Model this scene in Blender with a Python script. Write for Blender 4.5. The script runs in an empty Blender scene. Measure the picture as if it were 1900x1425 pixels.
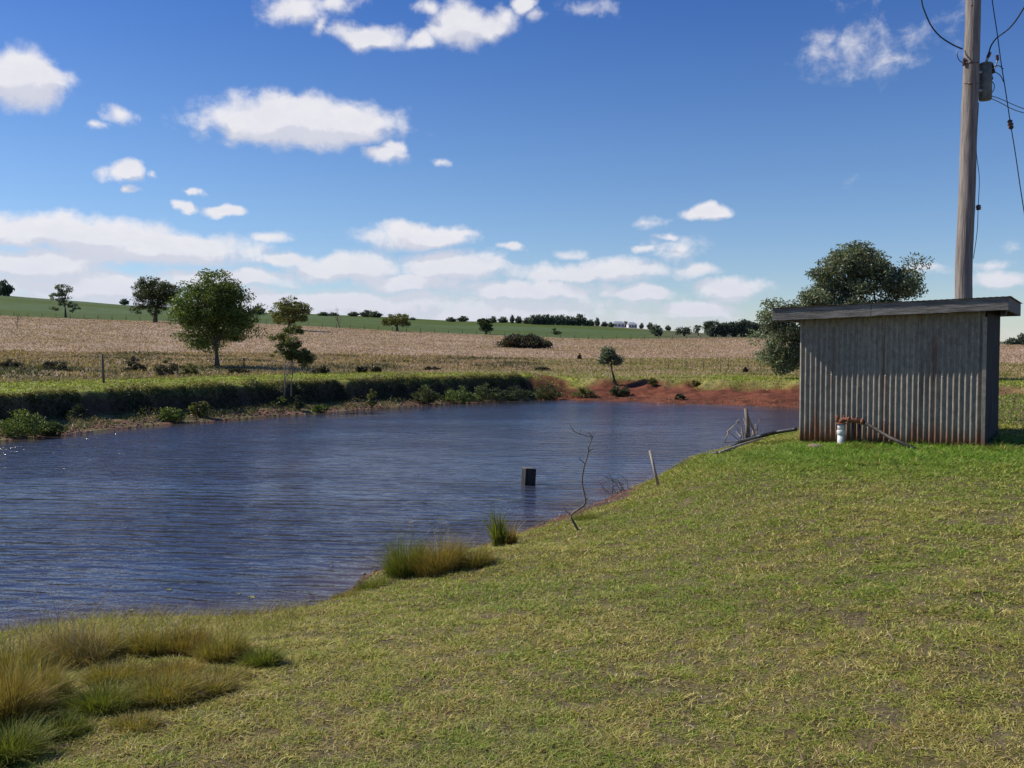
import bpy, math, random
import numpy as np
from mathutils import Vector, Matrix

# ------------------------------------------------------------------ camera, sky, sun, exposure
S = bpy.context.scene
COL = S.collection
F = 1800.0                       # focal length in photo pixels (1900 wide)
PITCH = math.atan(72.5 / F)
CAMZ = 1.6
cam_d = bpy.data.cameras.new("camera"); cam = bpy.data.objects.new("camera", cam_d); COL.objects.link(cam)
cam.location = (0, 0, CAMZ); cam.rotation_euler = (math.pi / 2 - PITCH, 0, 0)
cam_d.sensor_width = 36; cam_d.lens = 36 * F / 1900; cam_d.clip_start = 0.05; cam_d.clip_end = 20000
S.camera = cam
S.render.resolution_x = 1024; S.render.resolution_y = 768
S.view_settings.view_transform = 'Standard'; S.view_settings.look = 'None'
S.view_settings.exposure = 0.0; S.view_settings.gamma = 1.0

SUN_EL = math.radians(42)
SUN_H = Vector((-0.96, 0.28)).normalized()
SUN_ROT = math.atan2(SUN_H.x, SUN_H.y)
sun_d = bpy.data.lights.new("sun", 'SUN'); sun_d.energy = 5.0; sun_d.angle = math.radians(0.55); sun_d.color = (1.0, 0.95, 0.86)
sun = bpy.data.objects.new("sun", sun_d); COL.objects.link(sun); sun.location = (-30, 10, 40)
sv = Vector((SUN_H.x * math.cos(SUN_EL), SUN_H.y * math.cos(SUN_EL), math.sin(SUN_EL)))
sun.rotation_euler = sv.to_track_quat('Z', 'Y').to_euler()

def ray(px, py):
    x = (px - 950) / F; z = (712.5 - py) / F
    c, s = math.cos(PITCH), math.sin(PITCH)
    return (x, c + s * z, -s + c * z)

class NT:
    """small helper for writing node trees"""
    def __init__(self, tree): self.t = tree; self.n = tree.nodes; self.l = tree.links
    def node(self, typ, **kw):
        nd = self.n.new(typ)
        for k, v in kw.items(): setattr(nd, k, v)
        return nd
    def put(self, sock, v):
        if isinstance(v, bpy.types.NodeSocket): self.l.new(v, sock)
        elif v is not None: sock.default_value = v
    def m(self, op, a, b=None, c=None, clamp=False):
        nd = self.node('ShaderNodeMath', operation=op, use_clamp=clamp)
        self.put(nd.inputs[0], a); self.put(nd.inputs[1], b); self.put(nd.inputs[2], c)
        return nd.outputs[0]
    def vm(self, op, a, b=None, c=None):
        nd = self.node('ShaderNodeVectorMath', operation=op)
        self.put(nd.inputs[0], a); self.put(nd.inputs[1], b)
        if c is not None: self.put(nd.inputs[2], c)
        return nd.outputs['Value'] if op in ('LENGTH', 'DOT_PRODUCT') else nd.outputs[0]
    def mr(self, v, a, b, c=0.0, d=1.0, smooth=True):
        nd = self.node('ShaderNodeMapRange')
        if smooth: nd.interpolation_type = 'SMOOTHSTEP'
        self.put(nd.inputs['Value'], v)
        for k, x in zip(('From Min', 'From Max', 'To Min', 'To Max'), (a, b, c, d)): self.put(nd.inputs[k], x)
        return nd.outputs['Result']
    def noise(self, vec, scale, detail=4, rough=0.55, dist=0.0, dim='3D'):
        nd = self.node('ShaderNodeTexNoise', noise_dimensions=dim)
        self.put(nd.inputs['Vector'], vec)
        nd.inputs['Scale'].default_value = scale; nd.inputs['Detail'].default_value = detail
        nd.inputs['Roughness'].default_value = rough; nd.inputs['Distortion'].default_value = dist
        return nd.outputs['Fac']
    def mix(self, f, a, b, blend='MIX'):
        nd = self.node('ShaderNodeMix', data_type='RGBA', blend_type=blend)
        self.put(nd.inputs[0], f)
        for s, v in ((nd.inputs[6], a), (nd.inputs[7], b)):
            if isinstance(v, tuple) and len(v) == 3: v = v + (1,)
            self.put(s, v)
        return nd.outputs[2]
    def ramp(self, f, stops):
        nd = self.node('ShaderNodeValToRGB'); self.put(nd.inputs[0], f)
        e = nd.color_ramp.elements
        while len(e) < len(stops): e.new(0.5)
        for el, (p, c) in zip(e, stops): el.position = p; el.color = tuple(c) + (1,) if len(c) == 3 else c
        return nd.outputs[0]

# photo clouds, by direction: pixel centre, radii, weight
CLOUDS = [(35,143,95,54,1.0),(565,226,212,52,1.1),(480,228,120,44,.95),(712,290,62,22,.7),(735,278,34,24,.6),
 (545,14,70,38,.5),(690,66,82,26,.75),(870,52,95,40,.95),(965,12,34,26,.7),(800,20,40,18,.5),(620,5,70,20,.6),(590,50,30,26,.5),(780,72,50,26,.8),
 (220,316,46,27,1.0),(278,323,30,14,.45),(240,350,14,9,.6),(342,385,32,15,.85),(412,391,56,17,.95),(362,354,18,10,.65),(220,210,34,20,.45),
 (1625,70,125,56,.27),(775,436,118,29,1.0),(850,432,60,15,.7),(950,457,36,15,.7),(815,298,18,13,.5),
 (140,432,230,36,1.05),(300,462,230,36,1.0),(60,492,150,36,.95),(500,440,60,17,.6),(640,497,130,32,1.0),(840,492,115,36,.95),(530,483,90,18,.8),
 (1305,397,66,20,.85),(1207,414,38,15,.4),(1190,465,20,12,.5),(1265,461,78,22,.5),(1295,495,66,20,.55),(1240,438,40,10,.5),(1345,536,80,27,1.0),(1290,575,90,20,.8),
 (1060,470,40,15,.45),(1090,505,180,26,.8),(980,540,200,28,.85),(1185,545,80,20,.85),
 (1875,457,46,18,.25),(1865,517,70,20,.75),(1710,500,60,12,.35),(1580,345,22,13,.15),(1850,490,60,12,.4),
 (180,225,26,10,.4),(1000,30,30,14,.4),(1090,15,60,25,.3),(640,560,300,26,.9),(760,525,140,22,.8),(150,530,260,30,.9),(420,520,160,24,.9)]

CLOUDS = [(a, b, c * (.8 if c < 70 else 1), d * (.8 if c < 70 else 1), k) for a, b, c, d, k in CLOUDS]
w = bpy.data.worlds.new("World"); S.world = w; w.use_nodes = True
T = NT(w.node_tree); T.n.clear()
sky = T.node('ShaderNodeTexSky', sky_type='NISHITA')
sky.sun_disc = False; sky.sun_elevation = SUN_EL; sky.sun_rotation = SUN_ROT
sky.air_density = 1.0; sky.dust_density = 0.2; sky.ozone_density = 3.0; sky.altitude = 600
gen = T.node('ShaderNodeTexCoord').outputs['Generated']
sep = T.node('ShaderNodeSeparateXYZ'); T.l.new(gen, sep.inputs[0])
az = T.m('ARCTAN2', sep.outputs[0], sep.outputs[1]); el = T.m('ARCSINE', sep.outputs[2])
cmb = T.node('ShaderNodeCombineXYZ'); T.l.new(az, cmb.inputs[0]); T.l.new(el, cmb.inputs[1])
P0 = cmb.outputs[0]
# cloud density group
g = bpy.data.node_groups.new("cloud_density", 'ShaderNodeTree')
g.interface.new_socket("P", in_out='INPUT', socket_type='NodeSocketVector')
g.interface.new_socket("D", in_out='OUTPUT', socket_type='NodeSocketFloat')
G = NT(g); gi = G.node('NodeGroupInput'); go = G.node('NodeGroupOutput'); gp = gi.outputs[0]
gs = G.node('ShaderNodeSeparateXYZ'); G.l.new(gp, gs.inputs[0])
# squeeze noise vertically toward the horizon (perspective of a flat cloud deck)
vy = G.m('MULTIPLY', G.m('POWER', G.m('MAXIMUM', gs.outputs[1], 0.0), 0.75), 1.9)
gc = G.node('ShaderNodeCombineXYZ'); G.l.new(gs.outputs[0], gc.inputs[0]); G.l.new(vy, gc.inputs[1])
nz = G.noise(gc.outputs[0], 11.0, 7, 0.56, 0.25)
nf = G.noise(gp, 48.0, 6, 0.62, 0.3)
wv = G.node('ShaderNodeTexNoise'); G.l.new(gp, wv.inputs['Vector']); wv.inputs['Scale'].default_value = 26; wv.inputs['Detail'].default_value = 5
warp = G.vm('MULTIPLY', G.vm('SUBTRACT', wv.outputs['Color'], (0.5, 0.5, 0.5)), (0.05, 0.022, 0))
pw = G.vm('ADD', gp, warp)
acc = None
for (cx, cy, rx, ry, k) in CLOUDS:
    r0 = ray(cx, cy); L = math.sqrt(r0[0]**2 + r0[1]**2 + r0[2]**2)
    a0 = math.atan2(r0[0], r0[1]); e0 = math.asin(r0[2] / L)
    sx = F / (rx * math.cos(a0)); sy = F / ry
    v = G.vm('MULTIPLY_ADD', pw, (sx * .93, sy * .93, 0), (-a0 * sx * .93, -e0 * sy * .93, 0))
    d = G.vm('LENGTH', v)
    d = G.m('SUBTRACT', k, G.m('MULTIPLY', d, k))
    acc = d if acc is None else G.m('MAXIMUM', acc, d)
# low bank of broken cloud above the horizon, thinner to the right, and scattered cloud out of frame
band = G.m('MULTIPLY', G.mr(gs.outputs[1], 0.085, 0.02, 0, 1), G.mr(gs.outputs[0], 0.30, 0.0, 0.25, 1))
low = G.m('MULTIPLY_ADD', G.m('POWER', band, 0.6), 1.02, -0.46)
out = G.m('ABSOLUTE', gs.outputs[0]); outm = G.mr(out, 0.6, 0.8, 0, 0.45)
scat = G.m('MULTIPLY_ADD', outm, G.m('MULTIPLY_ADD', G.mr(nz, .5, .62), 1.3, 0), -0.9)
acc = G.m('MAXIMUM', acc, G.m('MAXIMUM', low, scat))
acc = G.m('MAXIMUM', acc, -0.8)
den = G.m('ADD', acc, G.m('ADD', G.m('MULTIPLY', G.m('SUBTRACT', nz, 0.5), 0.85), G.m('MULTIPLY', G.m('SUBTRACT', nf, 0.5), 0.68)))
G.l.new(den, go.inputs[0])
def dens(P):
    nd = T.node('ShaderNodeGroup'); nd.node_tree = g; T.put(nd.inputs[0], P); return nd.outputs[0]
D0 = dens(P0); D1 = dens(T.vm('ADD', P0, (-0.006, 0.014, 0)))
cover = T.mr(D0, -0.02, 0.50)
lit = T.mr(T.m('SUBTRACT', D0, D1), -0.16, 0.17)
thick = T.mr(D0, 0.15, 0.8)
ccol = T.mix(lit, (0.64, 0.65, 0.74), (0.90, 0.88, 0.90))
ccol = T.mix(T.m('MULTIPLY', thick, 0.35), ccol, (0.80, 0.80, 0.86))
ccol = T.mix(T.mr(T.noise(T.vm('MULTIPLY', P0, (1, 1.6, 1)), 34, 5, .6, .4), .36, .64, .22, 0), ccol, (0.66, 0.67, 0.76))
# thin near-horizon clouds look bluer and duller
ccol = T.mix(T.mr(el, 0.13, 0.01, 0, 0.6), ccol, (0.60, 0.64, 0.77))
above = T.mr(el, -0.01, 0.0)
cover = T.m('MULTIPLY', T.m('MULTIPLY', cover, above), 0.93)
skyc = T.vm('MULTIPLY', sky.outputs[0], (0.086, 0.092, 0.111))
skyc = T.mix(T.mr(el, 0.12, 0.42), T.vm('MULTIPLY', skyc, (1.12, 1.08, 1.02)), T.vm('MULTIPLY', skyc, (.78, .82, .99)))
hs = T.node('ShaderNodeHueSaturation'); hs.inputs['Saturation'].default_value = 1.12; hs.inputs['Value'].default_value = 1.0
T.l.new(skyc, hs.inputs['Color'])
fin = T.mix(cover, hs.outputs[0], ccol)
bg = T.node('ShaderNodeBackground'); T.l.new(fin, bg.inputs[0]); bg.inputs[1].default_value = 1.0
T.l.new(bg.outputs[0], T.node('ShaderNodeOutputWorld').inputs[0])

# ------------------------------------------------------------------ general helpers
rng = np.random.default_rng(7)
WZ = -0.70                       # water level

def at(px, py, Y):
    r = ray(px, py); t = Y / r[1]
    return Vector((r[0] * t, Y, CAMZ + r[2] * t))
def onplane(px, py, z=WZ):
    r = ray(px, py); t = (z - CAMZ) / r[2]
    return (r[0] * t, r[1] * t)

def _h(ix, iy, seed):
    n = (ix.astype(np.int64) * 374761393 + iy.astype(np.int64) * 668265263 + seed * 982451653) & 0x7fffffff
    n = ((n ^ (n >> 13)) * 1274126177) & 0x7fffffff
    return ((n ^ (n >> 16)) & 0xffff) / 65535.0
def vnoise(x, y, seed=0):
    ix, iy = np.floor(x), np.floor(y); fx, fy = x - ix, y - iy
    fx = fx * fx * (3 - 2 * fx); fy = fy * fy * (3 - 2 * fy)
    a, b = _h(ix, iy, seed), _h(ix + 1, iy, seed); c, d = _h(ix, iy + 1, seed), _h(ix + 1, iy + 1, seed)
    return (a * (1 - fx) + b * fx) * (1 - fy) + (c * (1 - fx) + d * fx) * fy
def fbm(x, y, seed=0, octv=4):
    s = 0; a = 0.5
    for k in range(octv): s = s + a * vnoise(x * 2**k, y * 2**k, seed + k * 17); a *= 0.5
    return s / (1 - 0.5**octv)
def sstep(a, b, x):
    t = np.clip((x - a) / (b - a), 0, 1); return t * t * (3 - 2 * t)

NEAR = [(-16, 4.6), (-9, 5.4), (-5.6, 6.9)] + [onplane(*p) for p in
        [(0,1178),(200,1150),(430,1144),(560,1130),(640,1102),(672,1070),(760,1037),(880,1018),(950,992),(1040,957),(1100,936),(1150,912)]] + \
       [(2.9,17.2),(4.6,19.6),(7.0,22),(10,25),(12.2,28.5),(13.4,32)]
FAR = [(13.4,32),(13.2,34.5)] + [onplane(*p) for p in
       [(1480,756),(1390,753),(1300,750),(1230,749),(1180,745),(1100,743),(1000,741),(900,746),(800,751),(700,757),(600,766),(500,772),(400,781),(250,791),(150,803),(0,818),(-300,850)]] + \
       [(-20,14),(-24,9),(-16,4.6)]
def seg_dist(X, Y, pts):
    best = np.full(X.shape, 1e9)
    for (x0, y0), (x1, y1) in zip(pts[:-1], pts[1:]):
        dx, dy = x1 - x0, y1 - y0; t = np.clip(((X - x0) * dx + (Y - y0) * dy) / (dx*dx + dy*dy), 0, 1)
        best = np.minimum(best, np.hypot(X - x0 - t*dx, Y - y0 - t*dy))
    return best
def inside(X, Y):
    pts = NEAR + FAR[1:-1]; ins = np.zeros(X.shape, bool); n = len(pts)
    for i in range(n):
        (x0, y0), (x1, y1) = pts[i], pts[(i + 1) % n]
        if abs(y1 - y0) < 1e-9: continue
        c = ((y0 > Y) != (y1 > Y)) & (X < (x1 - x0) * (Y - y0) / (y1 - y0) + x0); ins ^= c
    return ins

DRY_PX = [-900,0,200,480,700,950,1100,1400,1900,2600]; DRY_Y = [575,585,592,600,611,622,628,626,640,640]
CR_PX = [-900,0,240,480,600,700,850,980,1100,1200,1300,1400,1900,2600]; CR_Y = [540,547,566,580,583,587,595,597,602,610,617,621,635,635]
R_DRY, R_CREST = 165.0, 440.0
def zone_info(X, Y):
    """azimuth expressed as a bearing index + distance"""
    r = np.hypot(X, Y); a = np.arctan2(X, Y)
    ac = np.clip(a, -0.80, 0.75)
    return r, 950 + F * np.tan(ac), np.cos(ac)
def bank_right(X): return sstep(.6, 3.0, X)
def beach_w(X): return np.interp(X, [-12, -6, -2, 1], [1.45, 1.15, .75, .45])
def height(X, Y, fine=True, masks=False):
    X = np.asarray(X, float); Y = np.asarray(Y, float)
    wob = 0.35 * (fbm(X * .9, Y * .9, 3, 3) - .5)
    dn = seg_dist(X, Y, NEAR); df = seg_dist(X, Y, FAR); ins = inside(X, Y)
    s = np.where(ins, -np.minimum(dn, df), np.minimum(dn, df)) + wob * np.clip(np.minimum(dn, df) * 2, 0.25, 1)
    w = sstep(-3, 3, dn - df)                         # 0 near side, 1 far side
    r, pxi, ca = zone_info(X, Y)
    # near side lawn
    lawn = 0.010 * np.clip(X, -12, 12) + 0.007 * np.clip(Y, -5, 22) + 0.05 * (fbm(X * .35, Y * .35, 11, 3) - .5)
    sn = np.maximum(s, 0)
    scale = np.interp(X, [-4, 0, 1.1, 2.8], [2.6, 3.1, 3.1, .95])
    zn = WZ + (lawn - WZ) * (1 - np.exp(-sn / scale)) + 0.02 * (vnoise(X * 6, Y * 6, 12) - .5) * sstep(.1, .6, s)
    # far side
    br = bank_right(X)
    top = 0.26 - 0.20 * br + 0.05 * (fbm(X * .25, Y * .25, 21, 2) - .5)
    jag = (0.6 * (fbm(X * .9 + 5, Y * .9, 31, 3) - .5) + .6 * (vnoise(X * .35, Y * .35, 32) - .5) + .35 * (vnoise(X * 2.3, Y * 2.3, 34) - .5)) * (1 - 0.2 * br)
    sl = sn + jag * np.clip(sn, 0, 1)
    bw = beach_w(X)
    beach = (.08 + .15 * bw) * np.clip(sl / bw, 0, 1) + .10 * (fbm(X * 2.1, Y * 2.1, 33, 3) - .5) * sstep(.1, .5, sn)
    steep = beach + (top - WZ - (.08 + .15 * bw)) * sstep(bw - .05, bw + .42, sl)
    er = 0.34 * (fbm(X * .8, Y * 1.1, 41, 4) - .5) * sstep(.3, 1.2, sn) * sstep(4.6, 3.2, sn)
    gentle = (top - WZ) * (0.62 * sstep(-1.2, 3.6, sl) - 0.62 * sstep(-1.2, 3.6, np.zeros_like(sl)) + 0.55 * sstep(2.7, 3.9, sl + 1.2 * (fbm(X, Y, 43, 2) - .5))) + er
    gentle = np.minimum(gentle, top - WZ + 0.05)
    zf = WZ + steep * (1 - br) + gentle * br
    wid = 9.5 + 1.5 * (fbm(X * .1, Y * .1, 51, 2) - .5)
    zf = zf - (0.45 * (1 - 0.7 * br)) * sstep(wid, wid + 4, sn) + 0.0
    z = zn * (1 - w) + zf * w
    # underwater
    z = np.where(s < 0, WZ - 0.9 * (1 - np.exp(np.minimum(s, 0) / 1.8)) , z)
    # country beyond
    ydry = np.interp(pxi, DRY_PX, DRY_Y); ycr = np.interp(pxi, CR_PX, CR_Y)
    ycr = np.minimum(ycr, ydry - 1)
    z1 = CAMZ + (640 - ydry) / F * ca * R_DRY; z2 = CAMZ + (640 - ycr) / F * ca * R_CREST
    t = np.clip((r - 52) / (R_DRY - 52), 0, 1)
    rise = np.where(r < R_DRY, (z1) * (t ** 1.15), np.where(r < R_CREST, z1 + (z2 - z1) * ((r - R_DRY) / (R_CREST - R_DRY)),
            z2 - 14 * sstep(R_CREST, R_CREST + 220, r)))
    rise = np.where(r > 1000, rise * np.clip(1 - (r - 1000) / 3000, 0.0, 1), rise)
    away = sstep(45, 75, r)
    z = z * (1 - away) + away * (-0.1) + rise
    rough = sstep(30, 50, r) * sstep(10, 14, sn) * sstep(75, 55, r)
    z = z + rough * 0.32 * (fbm(X * .22, Y * .22, 61, 4) - .45)
    z = z + sstep(60, 160, r) * 0.5 * (fbm(X * .03, Y * .03, 71, 3) - .5)
    if fine: z = z + 0.035 * (fbm(X * 2.2, Y * 2.2, 81, 3) - .5) * sstep(-.05, .4, s)
    if masks: return z, s, w, br, r, pxi, wid, sl
    return z
def hz(x, y): return float(height(np.array([x]), np.array([y]))[0])

def place(px, py):
    """first point of the ground met by the line of sight through a photo pixel"""
    r = ray(px, py)
    t = np.concatenate([np.arange(2.5, 60, .05), np.arange(60, 600, .5)])
    X, Y, Z = r[0] * t, r[1] * t, CAMZ + r[2] * t
    h = height(X, Y); k = np.argmax(Z < h)
    if not (Z < h).any(): k = int(np.argmin(np.where(t > 60, np.abs(Z - h), 1e9)))
    return Vector((X[k], Y[k], h[k]))

def mesh_np(name, V, faces_idx, mat, parent=None, tint=None, smooth=False, nv=4):
    me = bpy.data.meshes.new(name)
    V = np.ascontiguousarray(V, np.float32); Fi = np.ascontiguousarray(faces_idx, np.int32)
    n = len(Fi)
    me.vertices.add(len(V)); me.vertices.foreach_set('co', V.ravel())
    me.loops.add(n * nv); me.loops.foreach_set('vertex_index', Fi.ravel())
    me.polygons.add(n); me.polygons.foreach_set('loop_start', np.arange(0, n * nv, nv, dtype=np.int32))
    if smooth: me.polygons.foreach_set('use_smooth', np.ones(n, bool))
    me.update(calc_edges=True); me.validate()
    if tint is not None:
        a = me.color_attributes.new('tint', 'FLOAT_COLOR', 'POINT')
        c = np.ones((len(V), 4), np.float32); c[:, :3] = tint; a.data.foreach_set('color', c.ravel())
    me.materials.append(mat)
    o = bpy.data.objects.new(name, me); COL.objects.link(o)
    if parent is not None: o.parent = parent
    return o
def tag(o, label=None, cat=None, group=None, kind=None):
    if label: o['label'] = label
    if cat: o['category'] = cat
    if group: o['group'] = group
    if kind: o['kind'] = kind
    return o
def empty(name, loc, rz=0.0):
    o = bpy.data.objects.new(name, None); COL.objects.link(o); o.location = loc; o.rotation_euler = (0, 0, rz)
    o.empty_display_size = 0.3; return o

class MB:
    """collects tubes, boxes and sheets, then links them as one mesh"""
    def __init__(self): self.v = []; self.f = []
    def box(self, c, size, rot=None, top=1.0):
        b = len(self.v); sx, sy, sz = [q / 2 for q in size]
        for z in (-1, 1):
            k = top if z > 0 else 1.0
            for x, y in ((-1, -1), (1, -1), (1, 1), (-1, 1)):
                p = Vector((x * sx * k, y * sy * k, z * sz))
                if rot is not None: p = rot @ p
                self.v.append(tuple(Vector(c) + p))
        for q in ((0,3,2,1),(4,5,6,7),(0,1,5,4),(1,2,6,5),(2,3,7,6),(3,0,4,7)): self.f.append(tuple(b + i for i in q))
    def tube(self, pts, rad, n=8, cap=True, wob=0.0):
        pts = [Vector(p) for p in pts]
        if not isinstance(rad, (list, tuple)): rad = [rad] * len(pts)
        prev = None; b = len(self.v)
        for i, p in enumerate(pts):
            d = (pts[min(i + 1, len(pts) - 1)] - pts[max(i - 1, 0)])
            d = d.normalized() if d.length > 1e-9 else Vector((0, 0, 1))
            if prev is None:
                u = d.cross(Vector((0.3, 1, 0.1))); u = u.normalized() if u.length > 1e-3 else Vector((1, 0, 0))
            else: u = (prev - d * prev.dot(d)).normalized()
            prev = u; v = d.cross(u)
            for k in range(n):
                a = 2 * math.pi * k / n; r = rad[i] * (1 + wob * (random.random() - .5))
                self.v.append(tuple(p + (u * math.cos(a) + v * math.sin(a)) * r))
        for i in range(len(pts) - 1):
            for k in range(n):
                self.f.append((b + i*n + k, b + i*n + (k+1) % n, b + (i+1)*n + (k+1) % n, b + (i+1)*n + k))
        if cap:
            self.f.append(tuple(b + k for k in range(n))[::-1]); e = b + (len(pts)-1) * n
            self.f.append(tuple(e + k for k in range(n)))
    def build(self, name, mat, parent=None, smooth=True, loc=None, bevel=0.0):
        me = bpy.data.meshes.new(name); me.from_pydata(self.v, [], self.f); me.validate()
        me.materials.append(mat); me.update()
        if smooth: me.polygons.foreach_set('use_smooth', np.ones(len(me.polygons), bool))
        o = bpy.data.objects.new(name, me); COL.objects.link(o)
        if parent is not None:
            o.parent = parent
        if loc is not None: o.location = loc
        if bevel:
            md = o.modifiers.new('bevel', 'BEVEL'); md.width = bevel; md.segments = 2; md.limit_method = 'ANGLE'
        return o

# ------------------------------------------------------------------ materials
def mat(name, rough=0.8):
    m = bpy.data.materials.new(name); m.use_nodes = True
    t = NT(m.node_tree); b = m.node_tree.nodes['Principled BSDF']; b.inputs['Roughness'].default_value = rough
    return m, t, b
def simple(name, c0, c1, scale=8, rough=0.8, stretch=None, bump=0.0, metal=0.0, bscale=None):
    m, t, b = mat(name, rough)
    co = t.node('ShaderNodeTexCoord').outputs['Object']
    if stretch: co = t.vm('MULTIPLY', co, stretch)
    f = t.noise(co, scale, 6, .6, .3)
    t.l.new(t.mix(t.mr(f, .32, .68), c0, c1), b.inputs['Base Color']); b.inputs['Metallic'].default_value = metal
    if bump:
        bn = t.node('ShaderNodeBump'); bn.inputs['Strength'].default_value = bump; bn.inputs['Distance'].default_value = .02
        t.l.new(t.noise(co, bscale or scale * 3, 5, .6), bn.inputs['Height']); t.l.new(bn.outputs[0], b.inputs['Normal'])
    return m
def foliage_mat(name, trans=0.35, rough=0.55, spec=0.3):
    m, t, b = mat(name, rough)
    a = t.node('ShaderNodeAttribute'); a.attribute_name = 'tint'
    b.inputs['Specular IOR Level'].default_value = spec
    t.l.new(a.outputs['Color'], b.inputs['Base Color'])
    tr = t.node('ShaderNodeBsdfTranslucent'); t.l.new(t.mix(1.0, a.outputs['Color'], (1.15, 1.25, .55), 'MULTIPLY'), tr.inputs[0])
    mx = t.node('ShaderNodeMixShader'); mx.inputs[0].default_value = trans
    t.l.new(b.outputs[0], mx.inputs[1]); t.l.new(tr.outputs[0], mx.inputs[2])
    t.l.new(mx.outputs[0], m.node_tree.nodes['Material Output'].inputs[0])
    return m
M_LEAF = foliage_mat('leaf', .25, .5, .3)
M_GRASS = foliage_mat('grass_blade', .3, .6, .2)
M_DRY = foliage_mat('dry_grass_blade', .2, .8, .1)
M_BARK = simple('bark', (.07, .055, .045), (.16, .13, .105), 9, .9, (1, 1, .3), .5)
M_PALEBARK = simple('pale_bark', (.16, .13, .11), (.36, .32, .28), 7, .85, (1, 1, .3), .4)
M_DEAD = simple('dead_wood', (.10, .075, .06), (.26, .2, .16), 20, .9, (1, 1, .3), .3)
M_PALESTICK = simple('bleached_wood', (.3, .24, .17), (.5, .42, .32), 20, .9, (1, 1, .3), .3)
M_STEEL = simple('galvanised_steel', (.35, .37, .38), (.5, .52, .53), 12, .45, None, .1, .7)
M_BLACK = simple('black_rubber', (.012, .012, .013), (.03, .03, .032), 12, .5)

# ground
def ground_mat():
    m, t, b = mat('ground_surface', .95)
    b.inputs['Specular IOR Level'].default_value = .15
    a = t.node('ShaderNodeAttribute'); a.attribute_name = 'tint'
    pos = t.node('ShaderNodeNewGeometry').outputs['Position']
    n1 = t.noise(pos, 35, 6, .7, .4); n2 = t.noise(pos, 5, 5, .6, .2); n3 = t.noise(pos, .35, 5, .6, .2)
    v = t.m('MULTIPLY', t.mr(n1, .28, .72, .55, 1.5), t.m('MULTIPLY', t.mr(n2, .3, .7, .78, 1.22), t.mr(n3, .3, .7, .85, 1.15)))
    cb = t.node('ShaderNodeCombineXYZ')
    for i in range(3): t.l.new(v, cb.inputs[i])
    t.l.new(t.mix(1.0, a.outputs['Color'], cb.outputs[0], 'MULTIPLY'), b.inputs['Base Color'])
    bn = t.node('ShaderNodeBump'); bn.inputs['Strength'].default_value = .6; bn.inputs['Distance'].default_value = .03
    t.l.new(t.m('ADD', n1, t.m('MULTIPLY', n2, 2.0)), bn.inputs['Height']); t.l.new(bn.outputs[0], b.inputs['Normal'])
    return m

# ------------------------------------------------------------------ terrain, one sheet to the horizon
fa = np.radians(np.arange(-33, 33.001, .125))
sa = np.radians(np.concatenate([np.arange(-180, -33, 3.0), ]))
sb = np.radians(np.arange(36, 180, 3.0))
AZ = np.concatenate([sa, fa, sb])
RR = np.concatenate([[.02, .5, 1.2, 2], np.arange(2.6, 16, .065), np.arange(16, 45, .12), np.arange(45, 170, .8), np.arange(170, 460, 4), np.geomspace(465, 9000, 34)])
nA, nR = len(AZ), len(RR)
AA, Rg = np.meshgrid(AZ, RR)
GX, GY = Rg * np.sin(AA), Rg * np.cos(AA)
GZ, gs_, gw, gbr, gr, gpx, gwid, gsl = height(GX, GY, masks=True)
SOIL = np.array([.19, .064, .034]); DARKSOIL = np.array([.05, .03, .02]); LAWN = np.array([.125, .10, .045]); DRYC = np.array([.40, .285, .20])  # LAWN soil is darkened to paint in the shadowed gaps between blades
GREEN = np.array([.075, .105, .014]); STRIP = np.array([.27, .29, .055]); ROUGH = np.array([.22, .17, .09])
def lerp(a, b, t): return a * (1 - t[..., None]) + b * t[..., None]
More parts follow.
